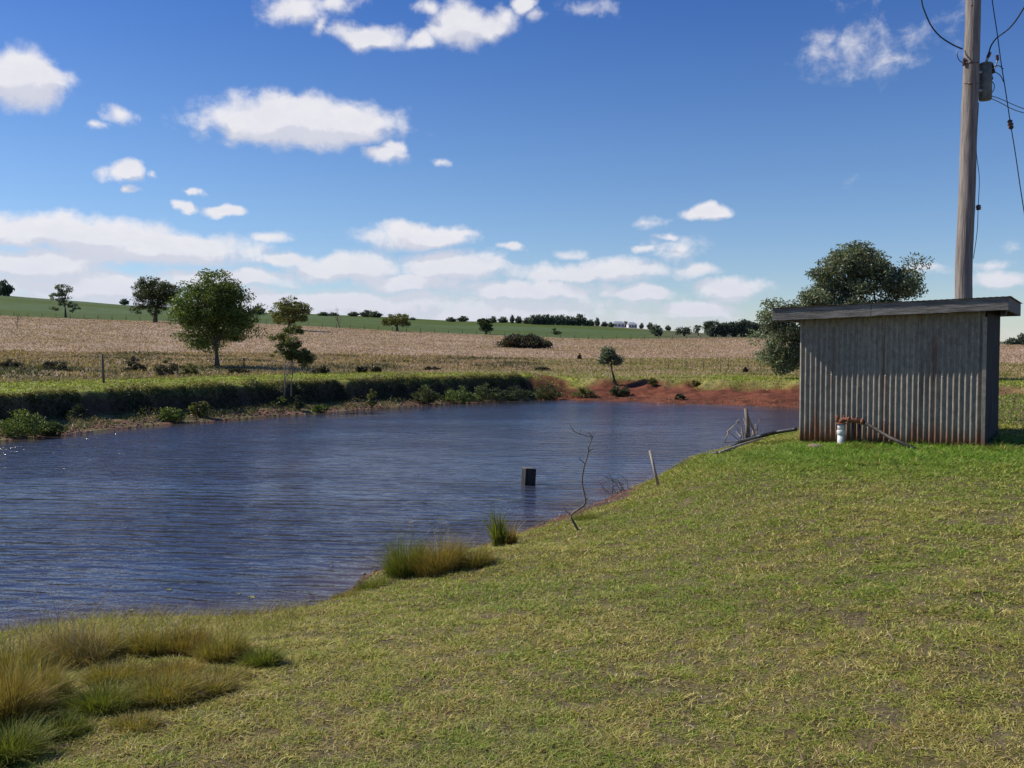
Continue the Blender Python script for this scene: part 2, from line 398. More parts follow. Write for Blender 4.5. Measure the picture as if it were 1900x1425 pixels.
def ground_color(X, Y, z, s, w, br, r, pxi, wid, sl):
    n = fbm(X * .5, Y * .5, 101, 4); n2 = fbm(X * 3, Y * 3, 111, 3); n3 = fbm(X * .07, Y * .07, 121, 3)
    c = lerp(np.broadcast_to(LAWN, X.shape + (3,)), np.array([.20, .155, .08]), sstep(.45, .62, n) * .35)
    c = lerp(c, np.array([.14, .105, .07]), sstep(.5, .7, n2) * .6)
    nearbank = sstep(1.1, .4, s + .5 * (n2 - .5) - .35 * sstep(0, 2, X) - .6 * (vnoise(X * 1.3, Y * 1.3, 106) - .5)) * (1 - w)
    c = lerp(c, lerp(np.broadcast_to(np.array([.15, .075, .048]), X.shape + (3,)), np.array([.09, .055, .04]), sstep(.4, .6, n2)), nearbank)
    # far bank
    fb = lerp(np.broadcast_to(STRIP, X.shape + (3,)), np.array([.23, .20, .07]), sstep(.4, .6, n))
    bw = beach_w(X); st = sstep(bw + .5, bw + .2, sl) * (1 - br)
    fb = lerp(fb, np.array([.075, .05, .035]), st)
    be = sstep(bw + .05, bw - .25, sl) * (1 - br)
    fb = lerp(fb, lerp(np.broadcast_to(np.array([.20, .105, .07]), X.shape + (3,)), np.array([.17, .15, .06]), sstep(.45, .6, n2)), be)
    red = sstep(3.9, 3.0, sl + 1.3 * (fbm(X * .9, Y * .9, 131, 3) - .5)) * br
    fb = lerp(fb, lerp(np.broadcast_to(SOIL, X.shape + (3,)), np.array([.12, .04, .022]), sstep(.4, .6, n2)), np.minimum(1, red / np.maximum(br, 1e-3)) * sstep(.1, 1.6, X))
    rg = sstep(wid - .5, wid + 1.5, s)
    rc = lerp(np.broadcast_to(ROUGH, X.shape + (3,)), np.array([.075, .08, .035]), sstep(.4, .6, fbm(X * .3, Y * .6, 141, 4)))
    rc = lerp(rc, np.array([.30, .22, .14]), sstep(.48, .6, n))
    fb = lerp(fb, rc, rg * (1 - .4 * br))
    c = lerp(c, fb, w)
    # dry paddock, crops
    rs = np.interp(pxi, [0, 500, 800], [70, 60, 48]); dry = sstep(-14, 12, r - rs + 22 * (n3 - .5) + 10 * (n - .5)) 
    dc = lerp(np.broadcast_to(DRYC, X.shape + (3,)), np.array([.34, .24, .15]), sstep(.4, .62, fbm(X * .12, Y * .12, 151, 4)))
    c = lerp(c, dc, dry * np.where(r < 80, rg * w, 1))
    jit = 2.0 * (fbm(pxi * .05, r * .02, 161, 2) - .5)
    gcol = lerp(np.broadcast_to(GREEN, X.shape + (3,)), np.array([.085, .125, .04]), sstep(.35, .65, fbm(X * .02, Y * .02, 171, 3)))
    gcol = lerp(gcol, np.array([.13, .11, .06]), sstep(1150, 1300, pxi) * .7)
    c = lerp(c, gcol, sstep(R_DRY - 1, R_DRY + 1.5, r + jit))
    straw = sstep(395, 402, r) * sstep(975, 1000, pxi) * sstep(1240, 1200, pxi)
    c = lerp(c, np.array([.36, .28, .2]), straw)
    brown = sstep(R_DRY - 22, R_DRY - 14, r) * sstep(R_DRY + 2, R_DRY, r) * sstep(1050, 1180, pxi)
    c = lerp(c, np.array([.22, .12, .06]), brown * .7)
    # under water: red-brown mud
    c = lerp(c, np.array([.06, .035, .02]), sstep(0.02, -.1, s))
    return c
GC = ground_color(GX, GY, GZ, gs_, gw, gbr, gr, gpx, gwid, gsl)
idx = np.arange(nR * nA).reshape(nR, nA)
i2 = np.concatenate([idx, idx[:, :1]], 1)
Q = np.stack([i2[:-1, :-1], i2[:-1, 1:], i2[1:, 1:], i2[1:, :-1]], -1).reshape(-1, 4)[:, ::-1]
g_o = mesh_np('ground', np.stack([GX, GY, GZ], -1).reshape(-1, 3), Q, ground_mat(), tint=GC.reshape(-1, 3), smooth=True)
tag(g_o, kind='structure')

# ------------------------------------------------------------------ water
def water_mat():
    m, t, b = mat('pond_water', .035)
    b.inputs['Base Color'].default_value = (.012, .016, .024, 1)
    b.inputs['IOR'].default_value = 1.333; b.inputs['Specular IOR Level'].default_value = .5
    pos = t.node('ShaderNodeNewGeometry').outputs['Position']
    dst = t.node('ShaderNodeAttribute'); dst.attribute_name = 'tint'
    wsep = t.node('ShaderNodeSeparateXYZ'); t.l.new(dst.outputs['Color'], wsep.inputs[0])
    rot = t.node('ShaderNodeVectorRotate', rotation_type='Z_AXIS'); t.l.new(pos, rot.inputs[0]); rot.inputs['Angle'].default_value = math.radians(7)
    p = rot.outputs[0]
    a = t.noise(t.vm('MULTIPLY', p, (.85, 2.5, 1)), 1.15, 2, .5, .7)
    c = t.noise(t.vm('MULTIPLY', p, (2.2, 6.0, 1)), 2.0, 3, .6, .5)
    d = t.noise(t.vm('MULTIPLY', p, (6, 11, 1)), 2.6, 2, .6, .3)
    gust = t.mr(t.noise(t.vm('MULTIPLY', pos, (.14, .3, 1)), 1.0, 3, .6), .35, .65, .5, 1.35)
    h = t.m('ADD', t.m('MULTIPLY', a, .050), t.m('ADD', t.m('MULTIPLY', c, .014), t.m('MULTIPLY', d, .0030)))
    wt_ = t.node('ShaderNodeTexWave', wave_type='BANDS', bands_direction='Y', wave_profile='SIN'); t.l.new(p, wt_.inputs['Vector'])
    wt_.inputs['Scale'].default_value = 1.05; wt_.inputs['Distortion'].default_value = 5.0; wt_.inputs['Detail'].default_value = 2.0; wt_.inputs['Detail Scale'].default_value = .9; wt_.inputs['Detail Roughness'].default_value = .6
    h = t.m('ADD', h, t.m('MULTIPLY', wt_.outputs['Fac'], .012))
    ps = t.node('ShaderNodeSeparateXYZ'); t.l.new(pos, ps.inputs[0])
    h = t.m('MULTIPLY', t.m('MULTIPLY', h, t.mr(ps.outputs[1], 8, 26, 1.0, 2.1)), t.m('MULTIPLY', gust, wsep.outputs[0]))
    bn = t.node('ShaderNodeBump'); bn.inputs['Strength'].default_value = 1.0; bn.inputs['Distance'].default_value = 1.0
    t.l.new(h, bn.inputs['Height']); t.l.new(bn.outputs[0], b.inputs['Normal'])
    ps = t.node('ShaderNodeSeparateXYZ'); t.l.new(pos, ps.inputs[0])
    t.l.new(t.m('MULTIPLY', t.mr(ps.outputs[1], 9, 24, .05, .15), t.mr(wsep.outputs[0], .3, 1.0, .35, 1.0)), b.inputs['Roughness'])
    # murky shallows, redder beside the shore
    t.l.new(t.mix(wsep.outputs[1], (.042, .048, .074), (.09, .055, .034)), b.inputs['Base Color'])
    return m
wx = np.arange(-30, 18, .2); wy = np.arange(2.5, 42, .2)
WX, WY = np.meshgrid(wx, wy)
ddn, ddf = seg_dist(WX, WY, NEAR), seg_dist(WX, WY, FAR)
calm = 0.30 + .75 * sstep(.8, 3.4, ddf + 1.5 * (fbm(WX * .3, WY * .5, 5, 3) - .5))
calm = np.where(WX < -6, np.maximum(calm, sstep(-3, -9, WX) * sstep(0, 1.5, ddf)), calm)
shal = np.maximum(sstep(1.0, .0, ddn) * .7, sstep(1.2, 0, ddf) * .8)
wid_ = np.arange(WX.size).reshape(WX.shape)
Qw = np.stack([wid_[:-1, :-1], wid_[:-1, 1:], wid_[1:, 1:], wid_[1:, :-1]], -1).reshape(-1, 4)
keep = (seg_dist(WX[:-1, :-1], WY[:-1, :-1], NEAR + FAR[1:]) < .6) | inside(WX[:-1, :-1], WY[:-1, :-1])
Qw = Qw[keep.ravel()]
wt = np.stack([calm, shal, np.zeros_like(calm)], -1).reshape(-1, 3)
wo = mesh_np('pond_water', np.stack([WX, WY, np.full_like(WX, WZ)], -1).reshape(-1, 3), Qw, water_mat(), tint=wt, smooth=True)
tag(wo, kind='structure')

# ------------------------------------------------------------------ grass
def blades(P, H, W, lean, tint, segs=2, az=None, dark=0.75):
    n = len(P); H = np.broadcast_to(H, n); W = np.broadcast_to(W, n); lean = np.broadcast_to(lean, n)
    if az is None: az = rng.uniform(0, 2 * math.pi, n)
    fa_ = rng.uniform(0, math.pi, n)
    sd = np.stack([np.cos(fa_), np.sin(fa_), np.zeros(n)], -1)
    dr = np.stack([np.cos(az), np.sin(az), np.zeros(n)], -1)
    V = np.zeros((n, segs + 1, 2, 3)); 
    for k in range(segs + 1):
        t = k / segs
        c = P + dr * (lean * H * t ** 1.7)[:, None]; c[:, 2] += H * t * (1 - .35 * np.minimum(lean, 1.6) * t)
        ww = (W * (1 - t ** 1.5 * .88) * .5)[:, None]
        V[:, k, 0] = c - sd * ww; V[:, k, 1] = c + sd * ww
    b = (np.arange(n) * (segs + 1) * 2)[:, None]
    Fq = []
    for k in range(segs): Fq.append(b + np.array([[2*k, 2*k+1, 2*k+3, 2*k+2]]))
    tt = np.repeat(tint[:, None, :], (segs + 1) * 2, 1).reshape(-1, 3)
    return V.reshape(-1, 3), np.concatenate(Fq, 0), tt
def pal(n, cols, weights, var=.18):
    cols = np.array(cols); k = rng.choice(len(cols), n, p=np.array(weights) / sum(weights))
    return cols[k] * (1 + var * rng.standard_normal((n, 1))).clip(.5, 1.6)
def sector(n, r0, r1, a0, a1, power=1.0):
    u = rng.random(n); r = (r0 ** power + u * (r1 ** power - r0 ** power)) ** (1 / power) if power else r0 * (r1 / r0) ** u
    a = np.radians(rng.uniform(a0, a1, n)); return r * np.sin(a), r * np.cos(a)

def lawn():
    parts = []
    n = 880000
    X, Y = sector(n, 3.0, 19, -31, 31, .55)
    z, s, w_, br, r, pxi, wid, sl = height(X, Y, masks=True)
    n1 = fbm(X * 1.6, Y * 1.6, 201, 4); n2 = fbm(X * .4, Y * .4, 211, 3); nf_ = .45 * fbm(X * 6, Y * 6, 221, 2) + .55 * fbm(X * 17, Y * 17, 222, 2)
    shed = sstep(3.2, 1.0, np.hypot((X - 5.5) * .75, (Y - 13.3)))
    ok = (s > .12) & (w_ < .5) & (rng.random(n) < .22 + .78 * sstep(.38, .52, .15 * n1 + .85 * nf_) + shed) & (s > .12 + sstep(-.2, 1.2, X) * sstep(4.5, 3, X) * (.1 + .75 * fbm(X * 2.6, Y * 2.6, 107, 3)))
    # not under the shed
    lx = (X - 4.41) * .86 - (Y - 14.8) * .51; ly = (X - 4.41) * .51 + (Y - 14.8) * .86
    ok &= ~((lx > -.02) & (lx < 2.6) & (ly > .02) & (ly < 2.3))
    ok &= (nf_ > .12)
    X, Y, z, n1, n2, s, shed, nf_ = [q[ok] for q in (X, Y, z, n1, n2, s, shed, nf_)]; n = len(X)
    r = np.hypot(X, Y)
    ck = fbm(X * 15 + 3, Y * 15, 231, 2); ck2 = fbm(X * 3.3, Y * 3.3, 241, 3)
    gA = pal(n, [(.24,.285,.055),(.33,.32,.08),(.15,.21,.035),(.40,.35,.12)], [3,3,2.2,2])
    gB = pal(n, [(.48,.38,.18),(.56,.46,.27),(.32,.22,.13),(.40,.33,.11),(.22,.13,.09)], [2.2,1.0,1.3,2.4,.9])
    g_ = lerp(gA, gB, (rng.random(n) < .14 + .62 * sstep(.42, .58, .6 * ck + .4 * ck2) + .12 * sstep(8, 4, np.hypot(X, Y))) * 1.0)
    dryp = sstep(.5, .64, n2 + .25 * (n1 - .5)) * (rng.random(n) < .7)
    g_ = lerp(g_, pal(n, [(.46,.36,.14),(.40,.33,.12)], [1, 1]), dryp * .45)
    gre = np.clip(shed + sstep(.42, .3, n2) * .35, 0, 1) * (rng.random(n) < .85)
    g_ = lerp(g_, pal(n, [(.13,.235,.04),(.20,.28,.05)], [1, 1]), gre)
    H = (.012 + .024 * rng.random(n)) * (1 + 1.6 * shed) * (.5 + 1.1 * fbm(X * 6, Y * 6, 251, 2)) * (1 + .03 * (r - 4).clip(0, 12))
    g_ = g_ * np.array([1.18, 1.23, .93])
    W = .0058 * (r / 4.5) ** .75 * rng.uniform(.7, 1.5, n)
    V = blades(np.stack([X, Y, z - .004], -1), H, W, rng.uniform(.5, 2.4, n), g_, 2)
    parts.append(V)
    return parts
def join(parts):
    Vs, Fs, Ts, b = [], [], [], 0
    for V, Fq, t in parts: Vs.append(V); Fs.append(Fq + b); Ts.append(t); b += len(V)
    return np.concatenate(Vs), np.concatenate(Fs), np.concatenate(Ts)
def lawn_far():
    n = 60000; X, Y = sector(n, 16, 60, 8, 32, .9); z, s, w_, br, r, pxi, wid, sl = height(X, Y, masks=True)
    ok = (w_ < .5) & (s > .2) & (r > 18); X, Y, z, r = X[ok], Y[ok], z[ok], r[ok]; n = len(X)
    return blades(np.stack([X, Y, z - .01], -1), rng.uniform(.04, .1, n), .0014 * r * rng.uniform(.6, 1.3, n), rng.uniform(.3, 1.3, n), pal(n, [(.22,.28,.05),(.30,.32,.07),(.16,.21,.04),(.40,.33,.13)], [3,3,2,1.5]), 2)
V, Fq, t = join(lawn() + [lawn_far()]); tag(mesh_np('lawn_grass', V, Fq, M_GRASS, tint=t), 'short patchy green and brown lawn grass covering the near bank', 'grass', kind='stuff')
# dead stalks and leaf litter lying in the lawn
n = 4200; X, Y = sector(n, 3.2, 12, -28, 30, .8); z, s = height(X, Y, masks=True)[:2]; ok = (s > .4); X, Y, z = X[ok], Y[ok], z[ok]; n = len(X)
V, Fq, t = blades(np.stack([X, Y, z + .012], -1), rng.uniform(.01, .03, n), rng.uniform(.003, .009, n), rng.uniform(1.5, 5, n), pal(n, [(.42,.34,.24),(.3,.2,.13),(.2,.13,.1)], [1.4, 2, 2]), 2)
tag(mesh_np('leaf_litter', V, Fq, M_DRY, tint=t), 'dead stalks and leaf scraps lying in the lawn', 'leaf litter', kind='stuff')

# far bank green strip and rough ground
n = 170000; X, Y = sector(n, 20, 80, -32, 32, .8); z, s, w_, br, r, pxi, wid, sl = height(X, Y, masks=True)
ok = (w_ > .5) & (sl > beach_w(X) + .35 + 2.4 * br); q = [a[ok] for a in (X, Y, z, s, r, wid, br)]; X, Y, z, s, r, wid, br = q; n = len(X)
rg = sstep(wid - 1, wid + 1, s) * (1 - .5 * br)
ny = fbm(X * .5, Y * .5, 301, 3)
tn = pal(n, [(.28,.32,.06),(.36,.36,.07),(.22,.28,.05),(.44,.36,.13)], [3, 3, 2, 1.0])
tr = pal(n, [(.38,.27,.15),(.28,.22,.10),(.46,.33,.22),(.17,.14,.07)], [3, 1.6, 2.4, 1])
tr = lerp(tr, pal(n, [(.09,.10,.045),(.06,.075,.03),(.13,.11,.06)], [2, 2, 1]), (sstep(.52, .64, fbm(X * .22, Y * .45, 141, 4)) * .9))
tn = lerp(tn, tr, rg)
H = (.05 + .05 * rng.random(n)) * (1 - rg) + rg * (.06 + .22 * rng.random(n)) * (.3 + 1.3 * ny)
V, Fq, t = blades(np.stack([X, Y, z - .01], -1), H, .0016 * r * rng.uniform(.5, 1.2, n), rng.uniform(.2, 1.2, n), tn, 2)
tag(mesh_np('far_bank_grass', V, Fq, M_GRASS, tint=t), 'bright mown grass strip and rough grass along the far bank of the pond', 'grass', kind='stuff')
# dry paddock
n = 240000; X, Y = sector(n, 44, R_DRY, -31, 31, .3); z, s, w_, br, r, pxi, wid, sl = height(X, Y, masks=True)
ny = fbm(X * .09, Y * .09, 311, 4); nn = fbm(X * .5, Y * .5, 312, 3)
ok = (rng.random(n) < .35 + nn) & (r - np.interp(pxi, [0, 500, 800], [70, 60, 48]) + 22 * (fbm(X * .07, Y * .07, 121, 3) - .5) + 26 * (nn - .5) > 20 * (rng.random(n) - .5)); X, Y, z, r, ny, nn = [a[ok] for a in (X, Y, z, r, ny, nn)]; n = len(X)
tn = pal(n, [(.54,.38,.275),(.49,.34,.24),(.43,.30,.20),(.56,.41,.31)], [3, 3, 1.2, 1.5], .06)
tn = lerp(tn, pal(n, [(.38,.29,.15),(.44,.31,.18)], [1, 1]), sstep(.5, .68, ny + .06 * sstep(85, 55, r)) * .7)
H = rng.uniform(.08, .24, n) * (.5 + nn)
V, Fq, t = blades(np.stack([X, Y, z - .02], -1), H, .0009 * r * rng.uniform(.5, 1.3, n), rng.uniform(.4, 1.4, n), tn, 2)
tag(mesh_np('dry_paddock_grass', V, Fq, M_DRY, tint=t), 'tall bleached pinkish tan grass filling the paddock behind the pond', 'grass', kind='stuff')

# ------------------------------------------------------------------ leaves, trees, shrubs
def leaves(C, size, tint, aspect=2.2, up=0.0):
    n = len(C); size = np.broadcast_to(size, n)
    a = rng.standard_normal((n, 3)); a[:, 2] -= up; a /= np.linalg.norm(a, axis=1)[:, None]
    b = np.cross(a, rng.standard_normal((n, 3))); b /= np.linalg.norm(b, axis=1)[:, None]
    L = a * (size / 2)[:, None]; Wd = b * (size / 2 / aspect)[:, None]
    V = np.stack([C - L, C + Wd - L * .1, C + L, C - Wd - L * .1], 1).reshape(-1, 3)
    Fq = (np.arange(n) * 4)[:, None] + np.array([[0, 1, 2, 3]])
    return V, Fq, np.repeat(tint[:, None, :], 4, 1).reshape(-1, 3)

def crown_points(lobes, nclus, nleaf, spread, inner=.35):
    """lobes: array (cx,cy,cz,rx,ry,rz)"""
    L = np.array(lobes, float); vol = L[:, 3] * L[:, 4] * L[:, 5]; k = rng.choice(len(L), nclus, p=vol / vol.sum())
    d = rng.standard_normal((nclus, 3)); d /= np.linalg.norm(d, axis=1)[:, None]
    rr = (inner + (1 - inner) * rng.random(nclus) ** .55)
    C = L[k, :3] + d * rr[:, None] * L[k, 3:] * .92
    j = rng.integers(0, nclus, nleaf)
    sp = spread * rng.uniform(.6, 1.35, nclus)
    off = rng.standard_normal((nleaf, 3)); off /= np.linalg.norm(off, axis=1)[:, None]; off *= (rng.random(nleaf) ** .5 * 1.75)[:, None] * sp[j][:, None] * np.array([1, 1, .6])
    return C, C[j] + off, j
def make_crown(lobes, nclus, nleaf, spread, size, cols, wts, aspect=2.0, inner=.35, up=0.0):
    C, P, j = crown_points(lobes, nclus, nleaf, spread, inner)
    cb = rng.uniform(.75, 1.3, nclus)[j]
    t = pal(nleaf, cols, wts, .15) * cb[:, None]
    return C, leaves(P, size * rng.uniform(.6, 1.3, nleaf), t, aspect, up)

PAL = {
 'mid':   ([(.12,.165,.04),(.16,.21,.048),(.085,.125,.032),(.24,.25,.06)], [3, 3, 2, 1]),
 'dark':  ([(.065,.085,.035),(.085,.105,.04),(.045,.06,.03)], [3, 2, 1.5]),
 'olive': ([(.18,.19,.05),(.13,.145,.042),(.28,.26,.06),(.11,.10,.05)], [3, 2, 1.8, 1.2]),
 'grey':  ([(.15,.175,.095),(.21,.235,.14),(.10,.125,.07),(.30,.31,.20),(.22,.13,.07)], [3, 3, 2, 1.2, .25]),
 'far':   ([(.10,.12,.085),(.12,.14,.10),(.08,.10,.075)], [2, 2, 1]),
 'scrub': ([(.085,.065,.045),(.06,.058,.035),(.13,.09,.06),(.07,.085,.035)], [3, 3, 1.3, 1.5]),
 'bank':  ([(.08,.115,.028),(.13,.16,.04),(.045,.06,.02),(.20,.19,.07),(.12,.08,.05)], [3, 2, 2.5, .8, .8]),
 'bright':([(.16,.21,.04),(.22,.26,.06),(.09,.125,.025)], [3, 2.4, 1.6]),
}
def tree(name, label, cat, base, lobes_px, pal_='mid', nclus=60, nleaf=3000, spread=.25, leaf=.12, trunk_r=.1, group=None,
         trunk_px=None, limbs=10, bark=None, Y=None, inner=.35, aspect=2.0, deep=.85, flare=1.5, up=0.0):
    """base: photo pixel of the foot; lobes: (px, py, rx, ry) measured on the photo, given real depth"""
    b = place(*base) if Y is None else None
    if b is None: b = at(base[0], base[1], Y); b.z = hz(b.x, b.y)
    Yd = b.y; k = Yd / F
    root = empty(name, b); tag(root, label, cat, group)
    L = []
    for (px, py, rx, ry) in lobes_px:
        c = at(px, py, Yd) - b; L.append((c.x, c.y + rng.uniform(-.25, .25) * rx * k, c.z, rx * k, rx * k * deep, ry * k))
    C, (V, Fq, t) = make_crown(L, nclus, nleaf, spread, leaf, *PAL[pal_], aspect=aspect, inner=inner, up=up)
    V[:, 2] = np.maximum(V[:, 2], -0.05)
    # trunk and limbs
    mb = MB()
    if trunk_px is None:
        top = Vector(np.mean(np.array(L)[:, :3], 0)); stems = [[Vector((0, 0, -.1)), Vector((top.x * .25, top.y * .2, top.z * .5)), top]]
    else:
        stems = [[at(x, y, Yd) - b for x, y in st] for st in trunk_px]
    for st in stems:
        n_ = len(st); mb.tube(st, [trunk_r * (flare if i == 0 else 1) * (1 - .55 * i / (n_ - 1)) for i in range(n_)], 8, wob=.12)
    for i in range(limbs):
        st = stems[i % len(stems)]; c = Vector(C[rng.integers(len(C))]); q = rng.uniform(.35, .95)
        seg = min(int(q * (len(st) - 1)), len(st) - 2); f_ = q * (len(st) - 1) - seg
        o_ = st[seg].lerp(st[seg + 1], f_); 
        if c.z < o_.z - .1: continue
        mid = o_.lerp(c, .5) + Vector((0, 0, .08 * (c - o_).length))
        mb.tube([o_, mid, c], [trunk_r * .45, trunk_r * .3, trunk_r * .12], 5, cap=False)
    mb.build('trunk', bark or M_BARK, root)
    mesh_np('crown', V, Fq, M_LEAF, root, tint=t)
    return root
def copy_tree(src, base, scale, label=None, rz=None, Y=None):
    b = place(*base) if Y is None else at(base[0], base[1], Y)
    if Y is not None: b.z = hz(b.x, b.y)
    r = src.copy(); COL.objects.link(r); r.location = b; r.rotation_euler = (0, 0, rng.uniform(0, 6.28) if rz is None else rz)
    sc = scale if isinstance(scale, tuple) else (scale,) * 3; r.scale = sc
    for ch in list(src.children):
        c = ch.copy(); COL.objects.link(c); c.parent = r
    if label: r['label'] = label
    return r

# main trees
tree('shade_tree', 'large spreading green tree on a short trunk, tallest on the left of the paddock', 'tree', (403, 681),
     [(400,555,55,58),(358,590,42,48),(440,580,42,40),(395,520,30,26),(350,555,30,30),(455,612,28,26),(345,622,26,22),(385,630,42,22),(430,540,32,28),(470,600,16,14),(420,600,45,40)],
     'mid', 170, 34000, .42, .15, .12, trunk_px=[[(403,682),(402,655),(398,620),(400,560)]], limbs=26, inner=.1)
tree('dark_tree', 'dark dense broad tree behind the left side of the tallest tree', 'tree', (288, 598),
     [(287,545,42,30),(270,535,28,22),(310,540,28,26),(280,572,34,16),(320,565,24,22)], 'dark', 240, 20000, .42, .24, .25, limbs=12, inner=.1)
tree('round_tree', 'round dome shaped olive tree standing alone above the twin stemmed tree', 'tree', (537, 612),
     [(537,572,36,22),(515,582,20,16),(558,582,22,16),(537,592,36,10)], 'olive', 190, 16000, .32, .2, .18, limbs=8, inner=.1)
tree('gum_tree', 'thin airy gum tree with split crown at the left hillside', 'tree', (122, 589),
     [(118,540,16,12),(108,552,16,12),(122,560,14,12),(140,572,13,10),(105,570,12,9),(112,532,9,6)], 'grey', 46, 3200, .28, .26, .14, limbs=10, inner=.2)
tree('twin_stem_tree', 'small twin stemmed tree growing from the foot of the far bank', 'tree', (528, 746),
     [(535,640,24,26),(515,628,18,14),(508,655,14,10),(540,612,24,10),(565,668,20,18),(548,655,22,24),(575,660,12,12)],
     'olive', 130, 14000, .085, .06, .022, trunk_px=[[(527,748),(529,715),(527,690),(533,650)],[(540,735),(541,705),(545,685),(540,640)]], limbs=14, inner=.15, bark=M_PALEBARK)
tree('paddock_tree', 'olive green flat crowned tree halfway along the green crop line', 'tree', (737, 615),
     [(737,592,22,12),(722,598,13,8),(752,597,12,9)], 'olive', 60, 4500, .32, .28, .2, limbs=6, inner=.3)
tree('paddock_bush', 'dark round bushy tree with its crown touching the ground, left of the scrub mound', 'tree', (902, 620),
     [(902,603,15,13),(897,598,11,8),(906,612,11,8)], 'dark', 50, 4500, .28, .25, .2, limbs=4, inner=.3)
tree('bank_tree', 'small leaning tree rooted on the red eroded bank', 'tree', (1140, 712),
     [(1130,658,17,13),(1145,668,12,8),(1120,668,11,9),(1128,650,12,7)], 'grey', 60, 4600, .12, .085, .045,
     trunk_px=[[(1143,716),(1136,690),(1134,672),(1130,655)]], limbs=8, inner=.15)
tree('gum_tree', 'big grey green gum tree rising behind the iron shed', 'tree', (1600, 708),
     [(1585,510,62,52),(1590,470,40,26),(1530,530,45,45),(1665,520,48,38),(1700,530,24,24),(1500,570,45,45),(1450,590,36,38),(1460,640,45,40),(1475,682,34,26),(1560,600,70,60),(1640,600,60,60),(1420,620,16,20),(1690,500,22,24),(1600,660,80,40)],
     'grey', 330, 95000, .34, .14, .12, trunk_px=[[(1600,710),(1595,640),(1600,560),(1590,490)],[(1605,705),(1640,620),(1670,540)],[(1595,705),(1530,640),(1470,610)]], limbs=30, inner=.05, Y=42, aspect=2.4)
# paired small trees near the crops on the right
tree('crop_tree', 'rounded dark tree in the crop, isolated left of the far tree belt', 'tree', (1219, 624), [(1219,613,12,10),(1216,608,8,6)], 'far', 30, 900, .35, .4, .2, limbs=3)
tree('crop_bush', 'low dark bush growing between the scrub mound and leaning bank tree, in the crop', 'bush', (1031, 621), [(1028,614,4,6),(1035,619,6,4)], 'dark', 14, 300, .25, .35, .1, limbs=2)
tree('crop_tree', 'wide low tree, second from the left of the far tree belt', 'tree', (1270, 624), [(1270,614,15,8),(1262,616,8,6)], 'far', 26, 800, .35, .4, .18, limbs=3)
tree('crop_tree', 'open narrow tree just left of the far dense tree belt', 'tree', (1296, 623), [(1296,610,8,8),(1292,614,5,5)], 'far', 14, 350, .3, .4, .14, limbs=5)
# bare tree
def bare_tree(name, label, base, H, seed, cat='tree', r0=.05, m=None, spread=.5):
    rnd = random.Random(seed); b = place(*base); root = empty(name, b); tag(root, label, cat)
    tr = MB(); br_ = MB()
    def grow(mb, p, d, L, r, dep):
        pts = [p]; q = p
        for i in range(3):
            d = (d + Vector((rnd.uniform(-.25, .25), rnd.uniform(-.25, .25), rnd.uniform(-.02, .2)))).normalized(); q = q + d * L / 3; pts.append(q)
        mb.tube(pts, [r, r * .85, r * .65, r * .45], 5, cap=False)
        if dep > 0:
            for i in range(4):
                nd = (d + Vector((rnd.uniform(-1, 1), rnd.uniform(-1, 1), rnd.uniform(-.1, .5))) * spread * 1.5).normalized()
                grow(br_, pts[rnd.randint(1, 3)], nd, L * .65, r * .45, dep - 1)
    grow(tr, Vector((0, 0, -.05)), Vector((0, 0, 1)), H * .5, r0, 3)
    tr.build('trunk', m or M_DEAD, root); br_.build('branches', m or M_DEAD, root)
    return root
bare_tree('bare_tree', 'leafless pale grey tree right of the round olive tree', (630, 609), 3.6, 4, r0=.09, spread=.7)
bare_tree('bare_tree', 'thin leafless sapling at the far left of the dry paddock', (32, 610), 1.9, 9, r0=.05)

# far crest trees: prototypes copied
pa = tree('ridge_tree', 'low rounded tree on the green hill crest just left of the dark broad tree', 'tree', (231, 566), [(231,560,8,5)], 'far', 30, 1100, .6, .65, .3, limbs=2)
GR = 'trees along the far ridge'; pa['group'] = GR
def far_tree(px, top, wpx, py, label, Y=None, src=pa):
    k = (py - top) / 12.0
    b = place(px, py) if Y is None else at(px, py, Y)
    base = hz(b.x, b.y); s = b.y / F
    # prototype is about 11 px high and 18 px wide at its own distance
    p0 = pa.location.y / F
    sc = ((wpx * s) / (19 * p0), (wpx * s) / (19 * p0), ((py - top) * s) / (11.5 * p0))
    r = pa.copy(); COL.objects.link(r); r.location = (b.x, b.y, base - .2); r.scale = sc; r.rotation_euler = (0, 0, rng.uniform(0, 6.28))
    for ch in list(pa.children): c = ch.copy(); COL.objects.link(c); c.parent = r
    r['label'] = label; r['group'] = GR
    return r
far_tree(480, 566, 26, 584, 'dark ridge tree between the tallest tree and the round olive tree')
far_tree(8, 520, 30, 549, 'ridge tree cut by the left edge of the photo on the hill crest')
for i, (px, tp, wd, py) in enumerate([(600,578,26,586),(618,579,22,586),(655,578,24,587)]):
    far_tree(px, tp, wd, py, ['low hedge like tree on the crest right beside the round olive tree', 'low ridge tree just left of the leafless pale tree', 'low ridge tree just right of the leafless pale tree'][i])
for i, (px, tp, wd, py) in enumerate([(680,575,24,588),(697,577,24,589),(765,588,14,594)]):
    far_tree(px, tp, wd, py, ['left tree of the dark pair on the crest left of the flat crowned tree', 'right tree of the dark pair on the crest left of the flat crowned tree', 'small ridge tree right after the flat crowned paddock tree'][i])
